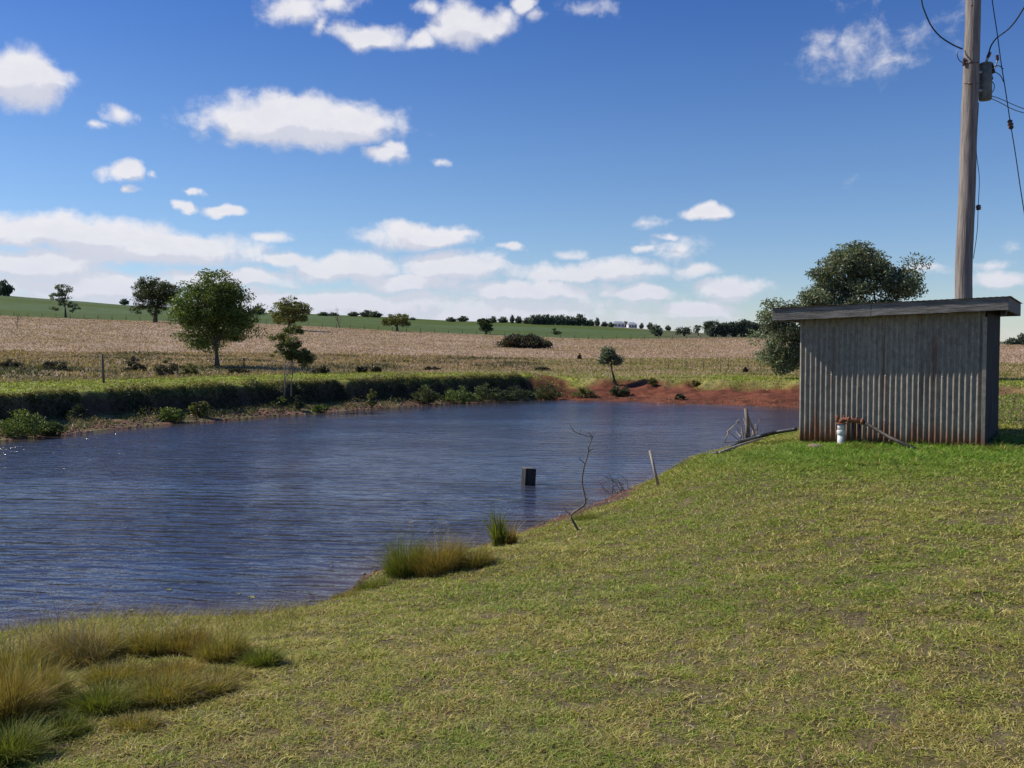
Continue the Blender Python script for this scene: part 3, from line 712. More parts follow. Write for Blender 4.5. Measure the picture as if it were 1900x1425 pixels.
for i, (px, tp, wd, py) in enumerate([(838,588,20,597),(858,586,22,597),(888,591,8,598),(915,586,14,599),(933,587,20,599),(950,584,10,600),(962,586,14,600),(978,588,18,601)]):
    far_tree(px, tp, wd, py, ['left one of two low ridge trees before the dark round paddock tree', 'right one of two low ridge trees before the dark round paddock tree',
        'tiny ridge tree peeping over the dark round paddock tree', 'ridge tree just right of the dark round paddock tree', 'second ridge tree right of the dark round paddock tree',
        'narrow pointed ridge tree left of the pine belt', 'narrow ridge tree second left of the pine belt', 'low ridge tree touching the left end of the pine belt'][i])
belt = [(990,584,15),(999,583,16),(1008,584,14),(1017,583,16),(1026,585,14),(1035,585,15),(1044,584,17),(1053,586,14),(1063,587,15),(1074,583,22),(1086,590,14),(1096,592,14)]
ords = ['first', 'second', 'third', 'fourth', 'fifth', 'sixth', 'seventh', 'eighth', 'ninth', 'tenth', 'eleventh', 'last']
for i, (px, tp, wd) in enumerate(belt):
    o = far_tree(px, tp, wd + 3, 602 + i * .25, ords[i] + ' tree from the left in the long dark belt on the ridge'); o['group'] = 'trees of the dark belt on the ridge'
for i, (px, tp, wd, py) in enumerate([(1108,589,11,605),(1122,596,14,606),(1134,597,12,607),(1160,596,14,607),(1174,598,14,608),(1190,599,9,610),(1206,598,12,611),(1240,603,12,613)]):
    far_tree(px, tp, wd, py, ['taller round tree left of the farmhouses', 'low tree left of the farmhouses', 'low tree touching the left farmhouse', 'tree between and behind the farmhouses', 'low tree right of the farmhouses',
       'small round tree on the crest right of the farmhouses', 'second small round tree right of the farmhouses', 'small far tree behind and between the isolated crop trees'][i])
# dense belt at right
belt2 = [(1322,594,34,'leftmost tall'),(1345,597,30,'second'),(1362,596,28,'middle'),(1382,593,34,'fourth'),(1402,597,28,'fifth'),(1424,598,30,'rightmost')]
for px, tp, wd, wn in belt2:
    o = tree('belt_tree', wn + ' tree of the dense belt ending behind the gum tree', 'tree', (px, 625), [(px, (tp+625)/2+1, wd*.5, (625-tp)*.5), (px-5, tp+9, wd*.28, 8)], 'far', 60, 3200, .42, .36, .2, limbs=3, group='trees of the dense belt on the right')
for i, (px, tp, wd, py) in enumerate([(1876,640,26,655),(1896,636,24,660)]):
    o = far_tree(px, tp, wd, py, ['far dark tree in the gap right of the shed', 'dark tree at the right photo edge beyond the shed'][i], Y=150)

# farmhouses on the ridge
M_WHITE = simple('painted_weatherboard', (.62, .62, .62), (.72, .72, .7), 3, .7)
M_ROOFI = simple('grey_iron_roof', (.30, .32, .34), (.4, .41, .43), 3, .5)
M_PANE = simple('window_glass', (.02, .025, .03), (.04, .045, .05), 3, .1)
for i, (px, py, wpx) in enumerate([(1147, 607, 22), (1172, 608.5, 16)]):
    b = place(px, py); k = b.y / F; W_ = wpx * k; root = empty('farmhouse', b - Vector((0, 0, .3)), .15)
    tag(root, ['larger white farmhouse with grey roof on the far ridge', 'smaller white farmhouse right of the larger one on the ridge'][i], 'house')
    mb = MB(); mb.box((0, 0, .9), (W_, 3.5, 1.8)); mb.build('wall', M_WHITE, root, False)
    mb = MB(); h0 = 1.8; v0 = len(mb.v)
    mb.v += [(-W_/2-.2, -2, h0), (W_/2+.2, -2, h0), (W_/2+.2, 2, h0), (-W_/2-.2, 2, h0), (-W_/2+.9, 0, h0+1), (W_/2-.9, 0, h0+1)]
    mb.f += [(0,1,5,4), (2,3,4,5), (1,2,5), (3,0,4), (3,2,1,0)]; mb.build('roof', M_ROOFI, root, False)
    for q in (-.3, 0.02, .32):
        mb = MB(); mb.box((q * W_, -1.77, 1.0), (.7, .04, .8)); mb.build('window', M_PANE, root, False)

# ------------------------------------------------------------------ shrubs
def shrub(name, label, base, w_px, h_px, pal_='bank', n=900, leaf=.07, group=None, Y=None, clus=22, spread=None, cat='shrub'):
    b = place(*base) if Y is None else at(base[0], base[1], Y)
    if Y is not None: b.z = hz(b.x, b.y)
    k = b.y / F; a = w_px * k / 2; h = h_px * k
    root = empty(name, b); tag(root, label, cat, group)
    L = [(0, 0, h * .45, a * .8, a * .6, h * .5), (-a * .5, 0, h * .3, a * .5, a * .4, h * .35), (a * .45, -.05, h * .32, a * .5, a * .4, h * .35)]
    C, (V, Fq, t) = make_crown(L, clus, n, spread or a * .14, leaf, *PAL[pal_], inner=.3)
    V[:, 2] = np.maximum(V[:, 2], -.03)
    mb = MB()
    for i in range(6):
        c = Vector(C[rng.integers(len(C))]); mb.tube([(0, 0, -.03), tuple(c * .5 + Vector((0, 0, .02))), tuple(c)], [.012, .009, .004], 5, cap=False)
    mb.build('stems', M_DEAD, root); mesh_np('foliage', V, Fq, M_LEAF, root, tint=t)
    return root
mound = shrub('scrub_mound', 'dark tangled low scrub mound in the middle of the dry paddock', (972, 646), 104, 24, 'scrub', 7200, .3, clus=90, spread=.42)
GS = 'shrubs in the rough ground behind the far bank'
for px, py, ww, hh, lb in [(100,686,56,16,'wide dark shrub at the left, first in the rough ground'),(20,682,46,14,'dark shrub in the rough ground cut off by the left edge'),(252,690,50,24,'dark shrub right of the tall fence post'),
      (312,700,58,30,'largest dark shrub between the fence post and the tallest tree'),(352,698,36,22,'olive shrub just left of the tallest tree foot'),(596,694,36,12,'low dark shrub right of the twin stemmed tree'),
      (672,693,28,12,'low shrub by the grass strip left of the centre'),(700,692,26,11,'low shrub second right of the twin stemmed tree'),(800,690,38,9,'flat low shrub above the middle of the far bank'),(446,694,44,11,'low shrub in the shade of the tallest tree'),
      (1075,668,9,12,'small upright shrub left of the leaning bank tree'),(1383,692,13,9,'small round shrub left of the shed above the red bank'),(1006,690,40,7,'low shrub above the middle of the bank left of the leaning tree')]:
    shrub('low_shrub', lb, (px, py), ww, hh * 1.25, 'scrub' if 'olive' not in lb else 'olive', 1800, .1, GS)
GB = 'bright shrubs on the far bank'
for px, py, ww, hh, lb, pl in [(45,812,104,58,'big bright green shrub at the water edge on the far left','bright'),(95,810,62,30,'lower dark green shrub beside the big bright one on the far left','bank'),(552,762,28,30,'dark bush tucked at the foot of the twin stemmed tree','dark'),
      (520,752,24,18,'light green bush left of the twin stemmed tree foot','bright'),(598,766,40,20,'low yellow green bush right of the twin stemmed tree foot','bright'),(690,758,28,44,'tan tufted bush on the dark bank face','olive'),
      (318,782,56,30,'pale green fern like bush left on the bank face','bright'),(372,772,44,30,'yellow dotted bush high on the bank face','olive'),(790,750,64,38,'green bush on the bank right of the tan tufted one','bank'),
      (850,750,70,36,'leafy bush low on the middle of the bank','mid'),(905,748,70,38,'leafy bush right of the middle of the bank','bank'),(960,747,70,36,'dark leafy bush hanging toward the water','dark'),(1015,745,64,36,'dark bush at the right end of the leafy bank','bank'),
      (1085,738,50,22,'grassy bush where the bank turns red','olive'),(1150,734,42,20,'dark root bush under the leaning bank tree','dark'),(1262,742,20,14,'small dark clump by the water on the red bank','dark'),(1290,716,18,12,'small clump on top of the red bank left','olive'),(1210,716,22,16,'pale clump on top of the red bank','olive')]:
    shrub('bank_shrub', lb, (px, py), ww, hh, pl, 3000 if ww > 40 else 1500, .055, GB, clus=int(18 + ww * .5))

# matted vegetation hanging on the shaded bank face
n = 120000
t_ = rng.random(n); far_pts = np.array([p for p in FAR if p[1] > 13][2:], float); sg = np.hypot(*(far_pts[1:] - far_pts[:-1]).T); cum = np.concatenate([[0], np.cumsum(sg)])
q = t_ * cum[-1]; fx = np.interp(q, cum, far_pts[:, 0]); fy = np.interp(q, cum, far_pts[:, 1])
kk = np.clip(np.searchsorted(cum, q) - 1, 0, len(sg) - 1); dv = (far_pts[1:] - far_pts[:-1]) / sg[:, None]; nv_ = np.stack([dv[:, 1], -dv[:, 0]], -1)[kk]
nv_ *= np.where((nv_ * np.stack([fx + 2, fy - 18], -1)).sum(1) < 0, -1, 1)[:, None]
off = rng.uniform(.1, 2.4, n); X = fx + nv_[:, 0] * off; Y = fy + nv_[:, 1] * off
z, s, w_, br, r, pxi, wid, sl = height(X, Y, masks=True)
cl = fbm(X * 1.4, Y * 1.4, 401, 3); ok = (s > .25) & (w_ > .5) & (rng.random(n) < np.where(sl > beach_w(X) - .1, 1, .22) * sstep(.12, .38, cl)) & (rng.random(n) < (1 - .97 * br)) & (sl < beach_w(X) + .7)
X, Y, z, cl, sl, s = [a[ok] for a in (X, Y, z, cl, sl, s)]; n = len(X)
tn = pal(n, [(.035,.05,.015),(.05,.08,.02),(.11,.12,.035),(.08,.055,.035)], [4, 3, .7, 1], .2)
tn = lerp(tn, pal(n, [(.30,.28,.07),(.32,.23,.10)], [1, 1]), sstep(beach_w(X) + .25, beach_w(X) + .5, sl) * .85)
tn = lerp(tn, pal(n, [(.26,.17,.09),(.20,.20,.06),(.14,.17,.04)], [1, 1.3, 1]), sstep(beach_w(X), beach_w(X) - .25, sl) * .85)
v1 = leaves(np.stack([X, Y, z + rng.uniform(0, .08, n) * (.4 + 1.1 * cl) + rng.uniform(0, .16, n) * sstep(.5, .68, cl)], -1), rng.uniform(.03, .085, n), tn, 2.4)
m_ = rng.random(n) < .6
v2 = blades(np.stack([X, Y, z], -1)[m_], rng.uniform(.05, .15, m_.sum()), rng.uniform(.012, .03, m_.sum()), rng.uniform(.4, 1.6, m_.sum()), tn[m_], 2)
V, Fq, t = join([v1, v2]); tag(mesh_np('bank_vegetation', V, Fq, M_LEAF, tint=t), 'matted dark weeds and hanging grass on the steep far bank face', 'weeds', kind='stuff')

# clods and stones along the waterline
def stones(name, label, pts, rad, cols):
    ico = [(0,0,1),(.89,0,.45),(.28,.85,.45),(-.72,.53,.45),(-.72,-.53,.45),(.28,-.85,.45),(.72,.53,-.45),(-.28,.85,-.45),(-.89,0,-.45),(-.28,-.85,-.45),(.72,-.53,-.45),(0,0,-1)]
    fc = [(0,1,2),(0,2,3),(0,3,4),(0,4,5),(0,5,1),(1,6,2),(2,7,3),(3,8,4),(4,9,5),(5,10,1),(6,7,2),(7,8,3),(8,9,4),(9,10,5),(10,6,1),(11,7,6),(11,8,7),(11,9,8),(11,10,9),(11,6,10)]
    ico = np.array(ico); n = len(pts)
    V = ico[None] * (rad[:, None, None] * rng.uniform(.55, 1.3, (n, 12, 1)) * np.array([1, 1, .6])) + pts[:, None, :]
    Fi = (np.arange(n) * 12)[:, None, None] + np.array(fc)[None]
    t = np.repeat(pal(n, cols, [1] * len(cols))[:, None], 12, 1).reshape(-1, 3)
    o = mesh_np(name, V.reshape(-1, 3), Fi.reshape(-1, 3), M_CLOD, tint=t, nv=3); return tag(o, label, 'stones', kind='stuff')
M_CLOD, t_c, b_c = mat('clod', .95); a_c = t_c.node('ShaderNodeAttribute'); a_c.attribute_name = 'tint'; t_c.l.new(a_c.outputs['Color'], b_c.inputs['Base Color'])
n = 2600; q = rng.random(n) * cum[-1]; fx = np.interp(q, cum, far_pts[:, 0]); fy = np.interp(q, cum, far_pts[:, 1]); kk = np.clip(np.searchsorted(cum, q) - 1, 0, len(sg) - 1)
nv_ = np.stack([dv[:, 1], -dv[:, 0]], -1)[kk]; nv_ *= np.where((nv_ * np.stack([fx + 2, fy - 18], -1)).sum(1) < 0, -1, 1)[:, None]
off = rng.uniform(-.05, .8, n); X = fx + nv_[:, 0] * off; Y = fy + nv_[:, 1] * off; z = height(X, Y)
stones('shore_clods', 'small brown and red clods and stones strewn along the far waterline', np.stack([X, Y, np.maximum(z, WZ)], -1), rng.uniform(.015, .06, n) * (1 - .5 * bank_right(X)), [(.18,.10,.07),(.26,.2,.15),(.10,.06,.04),(.14,.05,.03)])

# ------------------------------------------------------------------ foreground tussocks
GOLD = ([(.36,.27,.055),(.27,.24,.055),(.38,.24,.09),(.18,.18,.04),(.42,.33,.17)], [3, 3, 1.6, 2, 1])
GREENT = ([(.17,.20,.035),(.24,.24,.045),(.10,.13,.022),(.32,.26,.07)], [3, 3, 2, 1.5])
RUST = ([(.34,.21,.06),(.38,.29,.065),(.24,.20,.05),(.44,.33,.15)], [3, 2, 2, 1])
def tussock(label, base, w_px, h_px, pal_, n=900, lean=.7, group='long grass tussocks on the near bank', name='grass_tussock', width=.0036, segs=4, az=None, seeds=0):
    b = place(*base); k = b.y / F; a = w_px * k / 2; h = h_px * k
    n = int(n * 1.5); rr = a * .8 * np.sqrt(rng.random(n)); th = rng.uniform(0, 6.283, n)
    P = np.stack([rr * np.cos(th), rr * np.sin(th) * .8, np.zeros(n)], -1)
    P[:, 2] = height(P[:, 0] + b.x, P[:, 1] + b.y) - b.z - .01
    P[:, 2] = np.maximum(P[:, 2], WZ - b.z - .05)
    ln = np.abs(rng.normal(lean, .35, n)); az_ = th + rng.normal(0, .7, n) if az is None else rng.normal(az, .8, n)
    h = h * (1.15 if base[0] > 700 else .85); hv = h * (rng.uniform(.3, 1.1, n) + .15 * rng.standard_normal(n)).clip(.2, 1.3) * (1.1 - .45 * rr / (a * .8)) * (.75 + .5 * vnoise(P[:, 0] * 14 + b.x * 9, P[:, 1] * 14, 9))
    V, Fq, t = blades(P, hv, width * rng.uniform(.7, 1.4, n), ln, pal(n, *pal_), segs, az_)
    o = mesh_np(name, V, Fq, M_GRASS, tint=t); o.location = b
    return tag(o, label, 'grass clump', group)
L_ = tussock
L_('golden green tussock standing alone at the water edge, left part of the middle clump', (755, 1068), 90, 78, GREENT, 1500, .45)
L_('rusty golden tussock, right part of the middle waterside clump', (815, 1062), 110, 74, RUST, 1500, .5)
L_('low dry tussock trailing right of the middle clump', (880, 1050), 80, 44, GOLD, 700, .6)
L_('tall dark green reed clump standing beside the water right of the middle clump', (925, 1016), 26, 84, GREENT, 160, .16, name='reed_clump', width=.012)
L_('short dry reed clump just right of the tall reeds', (948, 1012), 26, 50, RUST, 160, .3, name='reed_clump', width=.008)
L_('arching rust and gold tussock, tallest against the water at the left', (140, 1235), 150, 105, RUST, 2400, .95, az=2.6)
L_('gold green tussock leaning left behind the arching one', (185, 1215), 110, 88, GOLD, 1200, .8)
L_('brown green tussock left of centre of the near clump, behind', (290, 1215), 120, 76, GOLD, 1600, .5)
L_('bushy golden tussock third from right at the water side', (350, 1212), 110, 76, RUST, 1500, .5)
L_('green footed golden tussock, second from the right end', (415, 1225), 120, 72, GOLD, 1700, .5)
L_('compact dark green tussock with yellow tips at the right end of the near clump', (485, 1238), 80, 56, GREENT, 1500, .6)
L_('sprawling golden tussock in front row, middle', (300, 1300), 170, 74, GOLD, 2200, .7)
L_('sprawling pale tussock in front row, right', (390, 1290), 110, 60, GOLD, 1500, .8)
L_('yellow green tussock in front row, left', (190, 1320), 150, 82, GREENT, 2000, .7)
L_('tall gold tussock rising at the left edge', (70, 1310), 130, 120, GOLD, 2400, .5)
L_('dark footed orange tussock cut by the left edge', (5, 1350), 130, 165, RUST, 2200, .4)
L_('soft gold tussock filling between the two rows, left', (215, 1268), 150, 60, GOLD, 1700, .6)
L_('soft rusty tussock filling between the two rows, middle', (318, 1258), 140, 52, RUST, 1600, .6)
L_('soft gold tussock filling between the two rows, right', (415, 1262), 110, 40, GOLD, 1200, .7)
L_('low yellow tussock in front of the front row, centre', (250, 1352), 120, 36, GOLD, 1000, .8)
L_('low green gold tussock left of the front row near the edge', (110, 1368), 120, 64, GREENT, 1500, .6)
L_('tall gold wisps at the left edge behind the orange tussock', (25, 1262), 110, 100, GOLD, 1800, .5)
L_('shaded green tussock at the bottom left corner', (15, 1415), 130, 110, GREENT, 2200, .7)
L_('low green tussock near the water between the two big clumps', (690, 1092), 80, 30, GREENT, 800, .7)
L_('very low tuft at the water edge left of the middle clump', (640, 1108), 60, 22, GOLD, 500, .8)
L_('low ragged tuft on the red edge below the bare sapling', (1085, 965), 60, 22, GREENT, 400, .7)
L_('long green tuft at the foot of the white standpipe', (1600, 838), 60, 22, GREENT, 700, .6)
L_('green tuft at the right corner of the shed', (1850, 840), 90, 20, GREENT, 900, .6)
L_('short green tuft left of the shed beside the hose', (1450, 822), 60, 10, GREENT, 400, .6)
# fine loose bank grass near the clumps
n = 60000; X = rng.uniform(-5.2, 1.4, n); Y = rng.uniform(4.2, 14, n); z, s = height(X, Y, masks=True)[:2]
px_ = 950 + F * X / Y; py_ = 640 + F * (CAMZ - z) / Y
lf = sstep(560, 430, px_ + .6 * (py_ - 1300)) * sstep(2.4, 1.6, s); reg = .5 * np.exp(-((s - .35) / .4) ** 2) * sstep(1.2, .6, X); reg = np.maximum(reg, .9 * sstep(560, 430, px_ + .6 * (py_ - 1300)) * sstep(2.4, 1.6, s))
ok = (s > .0) & (rng.random(n) < reg * sstep(.3, .6, fbm(X * 2, Y * 2, 501, 3) + .12)); X, Y, z, s = [a[ok] for a in (X, Y, z, s)]; n = len(X)
V, Fq, t = blades(np.stack([X, Y, z - .01], -1), rng.uniform(.03, .10, n) * (1 + .9 * lf[ok]), .0036 * rng.uniform(.7, 1.3, n), rng.uniform(.3, 1.4, n), pal(n, [(.36,.29,.08),(.24,.25,.05),(.32,.20,.09),(.48,.40,.24)], [3, 3, 2, 1]), 3)
tag(mesh_np('bank_edge_grass', V, Fq, M_GRASS, tint=t), 'loose knee high golden grass fringing the near shore', 'grass', kind='stuff')
# dry seed stalks over water
def stalks(label, base, w_px, h_px, n):
    b = place(*base); k = b.y / F; mb = MB(); rnd = random.Random(px_seed(base))
    for i in range(n):
        x = rnd.uniform(-.5, .5) * w_px * k; y = rnd.uniform(-.1, .1); h = h_px * k * rnd.uniform(.5, 1); ln = rnd.uniform(-.5, .5)
        p = [(x, y, 0), (x + ln * h * .3, y, h * .6), (x + ln * h * .8, y + .03, h)]
        mb.tube(p, [.0022, .0018, .001], 4, cap=False)
        for j in range(5):
            q = Vector(p[2]); d = Vector((rnd.uniform(-.06, .06), rnd.uniform(-.04, .04), rnd.uniform(-.02, .07))); mb.tube([q - Vector((0, 0, .02 * j)), q + d - Vector((0, 0, .02 * j))], [.0012, .0009], 3, cap=False)
    return tag(mb.build('seed_stalks', M_PALESTICK, None, loc=b), label, 'dry stalks')
def px_seed(b): return int(b[0] * 13 + b[1])
stalks('pale feathery seed stalks above the arching tussock at the left', (110, 1235), 110, 150, 16)
stalks('pale seed stalks at the left edge over the water', (10, 1250), 60, 150, 10)
stalks('thin seed stalks rising over the middle waterside clump', (800, 1062), 130, 105, 16)
stalks('few thin seed stalks behind the golden tussocks', (300, 1215), 120, 105, 8)

# ------------------------------------------------------------------ shed
SH = Vector((4.41, 14.80, 0)); SA = -math.atan2(.51, .86); SG = 0.15
shed = empty('pump_shed', (SH.x, SH.y, SG), SA)
tag(shed, 'low flat roofed corrugated iron shed with rust stained foot and weathered timber fascia', 'shed')
def iron_mat(name, rustmore=0.0):
    m, t, b = mat(name, .5)
    co = t.node('ShaderNodeTexCoord').outputs['Object']; s_ = t.node('ShaderNodeSeparateXYZ'); t.l.new(co, s_.inputs[0])
    n1 = t.noise(t.vm('MULTIPLY', co, (7, 7, .45)), 1.0, 5, .6, .1); n2 = t.noise(t.vm('MULTIPLY', co, (14, 14, 9)), 1.0, 6, .65, .3); n3 = t.noise(t.vm('MULTIPLY', co, (1.6, 1.6, .25)), 1.0, 3, .5)
    n4 = t.noise(t.vm('MULTIPLY', co, (1, 1, 1)), 60, 3, .6)
    zinc = t.mix(t.mr(n2, .3, .7), (.235, .195, .15), (.42, .365, .285)); zinc = t.mix(t.m('MULTIPLY', t.mr(n1, .55, .75), .5), zinc, (.16, .13, .12))
    oi = t.node('ShaderNodeObjectInfo'); zinc = t.mix(1.0, zinc, t.mix(oi.outputs['Random'], (.78, .76, .74), (1.12, 1.08, 1.02)), 'MULTIPLY')
    zinc = t.mix(t.m('MULTIPLY', t.mr(n4, .4, .7), .25), zinc, (.5, .5, .5))
    foot = t.mr(t.m('SUBTRACT', s_.outputs[2], t.m('MULTIPLY', t.m('SUBTRACT', n1, .42), 1.1)), .30, -.02)
    streak = t.m('MULTIPLY', t.mr(n1, .55, .68), t.mr(n3, .40, .58))
    rust = t.m('MAXIMUM', foot, t.m('MULTIPLY', streak, .85), clamp=True)
    rust = t.m('ADD', rust, rustmore, clamp=True); rust = t.m('MULTIPLY', rust, t.mr(n2, .25, .6, .5, 1))
    rc = t.mix(t.mr(n2, .3, .7), (.13, .05, .025), (.27, .115, .055))
    t.l.new(t.mix(rust, zinc, rc), b.inputs['Base Color']); b.inputs['Metallic'].default_value = 0.15
    t.l.new(t.m('MULTIPLY_ADD', rust, .3, .55), b.inputs['Roughness'])
    bn = t.node('ShaderNodeBump'); bn.inputs['Strength'].default_value = .25; bn.inputs['Distance'].default_value = .004
    t.l.new(n2, bn.inputs['Height']); t.l.new(bn.outputs[0], b.inputs['Normal'])
    return m
M_IRON = iron_mat('weathered_corrugated_iron'); M_IRON2 = iron_mat('rusty_corrugated_iron', .55); M_IRON3 = simple('shade_darkened_iron', (.018, .016, .015), (.045, .04, .036), 5, .7, (4, 4, .6), .2)  # third iron is near black, painting in the shade of the sunless side wall
M_TIMBER = simple('weathered_timber', (.13, .115, .10), (.27, .245, .22), 3, .9, (1.2, 9, 12), .6, 0, 8)
PIT = .0765; AMP = .013
def corr(name, x0, n_c, z0f, z1f, y0, mat_, parent, seed=0, axis='x', const=0):
    per = 10; nx = n_c * per + 1; rows = 14; rnd = np.random.default_rng(seed)
    xs = np.arange(nx) / per * PIT; wave = np.cos(np.arange(nx) / per * 2 * math.pi) * AMP
    jag = np.interp(xs, np.arange(0, xs[-1] + .1, .035), rnd.uniform(0, 1, len(np.arange(0, xs[-1] + .1, .035)))) ** 2 * .035
    V = []
    for j in range(rows):
        t = j / (rows - 1); zb = np.array([z0f(x0 + x) for x in xs]) + jag; zt = np.array([z1f(x0 + x) for x in xs])
        z = zb * (1 - t) + zt * t
        dent = .006 * (fbm(xs * 2.2 + seed * 3, np.full(nx, t * 2.5), 601 + seed, 3) - .5) + .012 * np.exp(-((xs - .9) / .25) ** 2 - ((t - .25) / .15) ** 2) * (seed % 2)
        y = y0 - wave * (1 - .0) - dent
        V.append(np.stack([x0 + xs + .004 * (fbm(xs * 3, np.full(nx, t * 3), 611 + seed, 2) - .5), y, z], -1))
    V = np.concatenate(V)
    if axis == 'y': V = np.stack([const + (V[:, 1] - y0) * -1, V[:, 0], V[:, 2]], -1)
    i = np.arange(rows * nx).reshape(rows, nx)
    Fq = np.stack([i[:-1, :-1], i[:-1, 1:], i[1:, 1:], i[1:, :-1]], -1).reshape(-1, 4)
    o = mesh_np(name, V, Fq, mat_, parent, smooth=True)
    md = o.modifiers.new('gauge', 'SOLIDIFY'); md.thickness = .0012
    return o
def roofz(x): return 1.83 + .03 * x
front = lambda x: .01 + (0.0 if x > .5 else .02)
W_S = 33 * PIT; D_S = 2.3
for i, (nc, y_) in enumerate([(11, 0.0), (11, -.003), (11, 0.0)]):
    corr('front_sheet', i * 11 * PIT, nc if i == 2 else nc, lambda x: -.03 + .02 * (x < .8), lambda x: roofz(x) - .01 + .15, y_, M_IRON, shed, seed=i + 1)
def side_z(x): return roofz(W_S) + .1
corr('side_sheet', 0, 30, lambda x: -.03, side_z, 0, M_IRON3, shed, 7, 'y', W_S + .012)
corr('side_sheet', 0, 30, lambda x: -.03, lambda x: roofz(0) + .1, 0, M_IRON, shed, 8, 'y', -.012)
corr('back_sheet', 0, 33, lambda x: -.03, lambda x: roofz(x) + .1, D_S, M_IRON, shed, 9)
mb = MB(); mb.box((W_S - .0, -.02, .93), (.05, .012, 1.82)); mb.build('corner_flashing', M_IRON, shed, False, bevel=.003)
for x, y in ((.06, .08), (W_S - .06, .08), (.06, D_S - .1), (W_S - .06, D_S - .1)):
    mb = MB(); mb.tube([(x, y, -.2), (x, y, 1.88 + .03 * x)], .05, 10); mb.build('post', M_TIMBER, shed)
# fascia boards and roof
XL, XR, YF, YB = -.38, W_S + .30, -.22, D_S + .2
sl_ = math.atan(.03)
def board(name, p0, p1, h, th, par=shed, mt=M_TIMBER):
    p0, p1 = Vector(p0), Vector(p1); d = p1 - p0; L = d.length; nseg = 16; mb = MB(); up = Vector((0, 0, 1)); sd = Vector((d.y, -d.x, 0)).normalized()
    rnd = random.Random(int(L * 1000)); b = 0
    for i in range(nseg + 1):
        c = p0 + d * (i / nseg) + up * rnd.uniform(-.004, .004) + sd * rnd.uniform(-.002, .002); hh = h * rnd.uniform(.975, 1.02)
        for a, z in ((-1, -1), (1, -1), (1, 1), (-1, 1)): mb.v.append(tuple(c + sd * a * th / 2 + up * z * hh / 2))
    for i in range(nseg):
        k = i * 4
        for q in ((0, 1), (1, 2), (2, 3), (3, 0)): mb.f.append((k + q[0], k + q[1], k + 4 + q[1], k + 4 + q[0]))
    e = nseg * 4; mb.f += [(3, 2, 1, 0), (e, e + 1, e + 2, e + 3)]
    return mb.build(name, mt, par, False, bevel=.004)
FH = .185
board('fascia', (XL, YF, roofz(XL) + FH/2), (1.05, YF, roofz(1.05) + FH/2), FH, .045)
board('fascia', (1.056, YF, roofz(1.056) + FH/2 + .004), (XR, YF, roofz(XR) + FH/2 + .004), FH - .006, .045)
board('fascia', (XR - .022, YF + .026, roofz(XR) + FH/2), (XR - .022, YB - .026, roofz(XR) + FH/2), FH, .045)
board('fascia', (XL + .022, YF + .026, roofz(XL) + FH/2), (XL + .022, YB - .026, roofz(XL) + FH/2), FH, .045)
board('fascia', (XL, YB, roofz(XL) + FH/2), (XR, YB, roofz(XR) + FH/2), FH, .045)
# roof sheet, corrugations running front to back
nx = int((XR - XL + .06) / PIT * 8); xs = np.linspace(XL - .03, XR + .03, nx); wv_ = np.cos(xs / PIT * 2 * math.pi) * .009
ys = np.linspace(YF - .045, YB + .04, 8); XX, YY = np.meshgrid(xs, ys); ZZ = 1.83 + .03 * XX + FH + .008 + .22 * wv_[None] + .006 * (fbm(XX * 2, YY * 2, 5, 2) - .5)
i = np.arange(XX.size).reshape(XX.shape); o = mesh_np('roof_sheet', np.stack([XX, YY, ZZ], -1).reshape(-1, 3), np.stack([i[:-1, :-1], i[:-1, 1:], i[1:, 1:], i[1:, :-1]], -1).reshape(-1, 4), M_IRON2, shed, smooth=True)
md = o.modifiers.new('gauge', 'SOLIDIFY'); md.thickness = .0015
for k in range(4):
    y = YF + .1 + k * (D_S + .2) / 3
    board('rafter', (XL + .05, y, roofz(XL) + .12), (XR - .05, y, roofz(XR) + .12), .11, .05)
mb = MB(); mb.tube([(XR - .03, YF + .02, roofz(XR) + .01), (XR - .03, YF + .02, roofz(XR) - .05), (XR - .06, YF + .03, roofz(XR) - .075), (XR - .09, YF + .03, roofz(XR) - .05)], .008, 6); mb.build('hook', M_DEAD, shed)
for k in range(7):
    for r_ in (0.35, 1.0, 1.6):
        mb = MB(); mb.tube([(PIT * (k * 5 + 1), -AMP - .002, r_), (PIT * (k * 5 + 1), -AMP - .008, r_)], .007, 8)
        mb.build('screw', M_STEEL, shed)

# pipework in front of the shed
M_PVC = simple('white_plastic_pipe', (.62, .61, .57), (.74, .73, .7), 14, .45)
M_RUST = simple('rusty_iron', (.16, .055, .028), (.34, .13, .06), 24, .85, None, .5)
M_DPIPE = simple('dark_iron_pipe', (.035, .028, .026), (.08, .06, .05), 20, .6, None, .3)
pb = place(1560, 828); pr = empty('standpipe', pb, SA); tag(pr, 'white standpipe with rusty iron elbow and dark pipe slanting down beside the shed wall', 'water pipe')
mb = MB(); mb.tube([(0, 0, -.1), (0, 0, .17)], .052, 18); mb.build('riser', M_PVC, pr)
mb = MB(); mb.tube([(0, 0, .17), (0, 0, .175), (0, 0, .235), (0, 0, .24)], [.056, .061, .061, .056], 18); mb.build('collar', M_PVC, pr)
mb = MB(); mb.tube([(0, 0, .24), (0, 0, .33)], .052, 18); mb.build('riser_top', M_PVC, pr)
mb = MB(); mb.tube([(-.0, 0, .33), (0, 0, .345)], .075, 16); mb.tube([(0, 0, .345), (0, 0, .375), (.03, 0, .40), (.30, 0, .375)], .033, 12); mb.tube([(.10, 0, .392), (.12, 0, .391)], .052, 14); mb.tube([(.28, 0, .377), (.32, 0, .374)], .046, 14)
mb.tube([(-.06, 0, .36), (-.06, .0, .44)], .018, 10); mb.tube([(.04, 0, .40), (.04, 0, .46)], .014, 8); mb.tube([(-.09, 0, .44), (-.03, 0, .44)], .012, 8); mb.tube([(.22, 0, .38), (.22, 0, .44)], .013, 8); mb.build('elbow', M_RUST, pr)
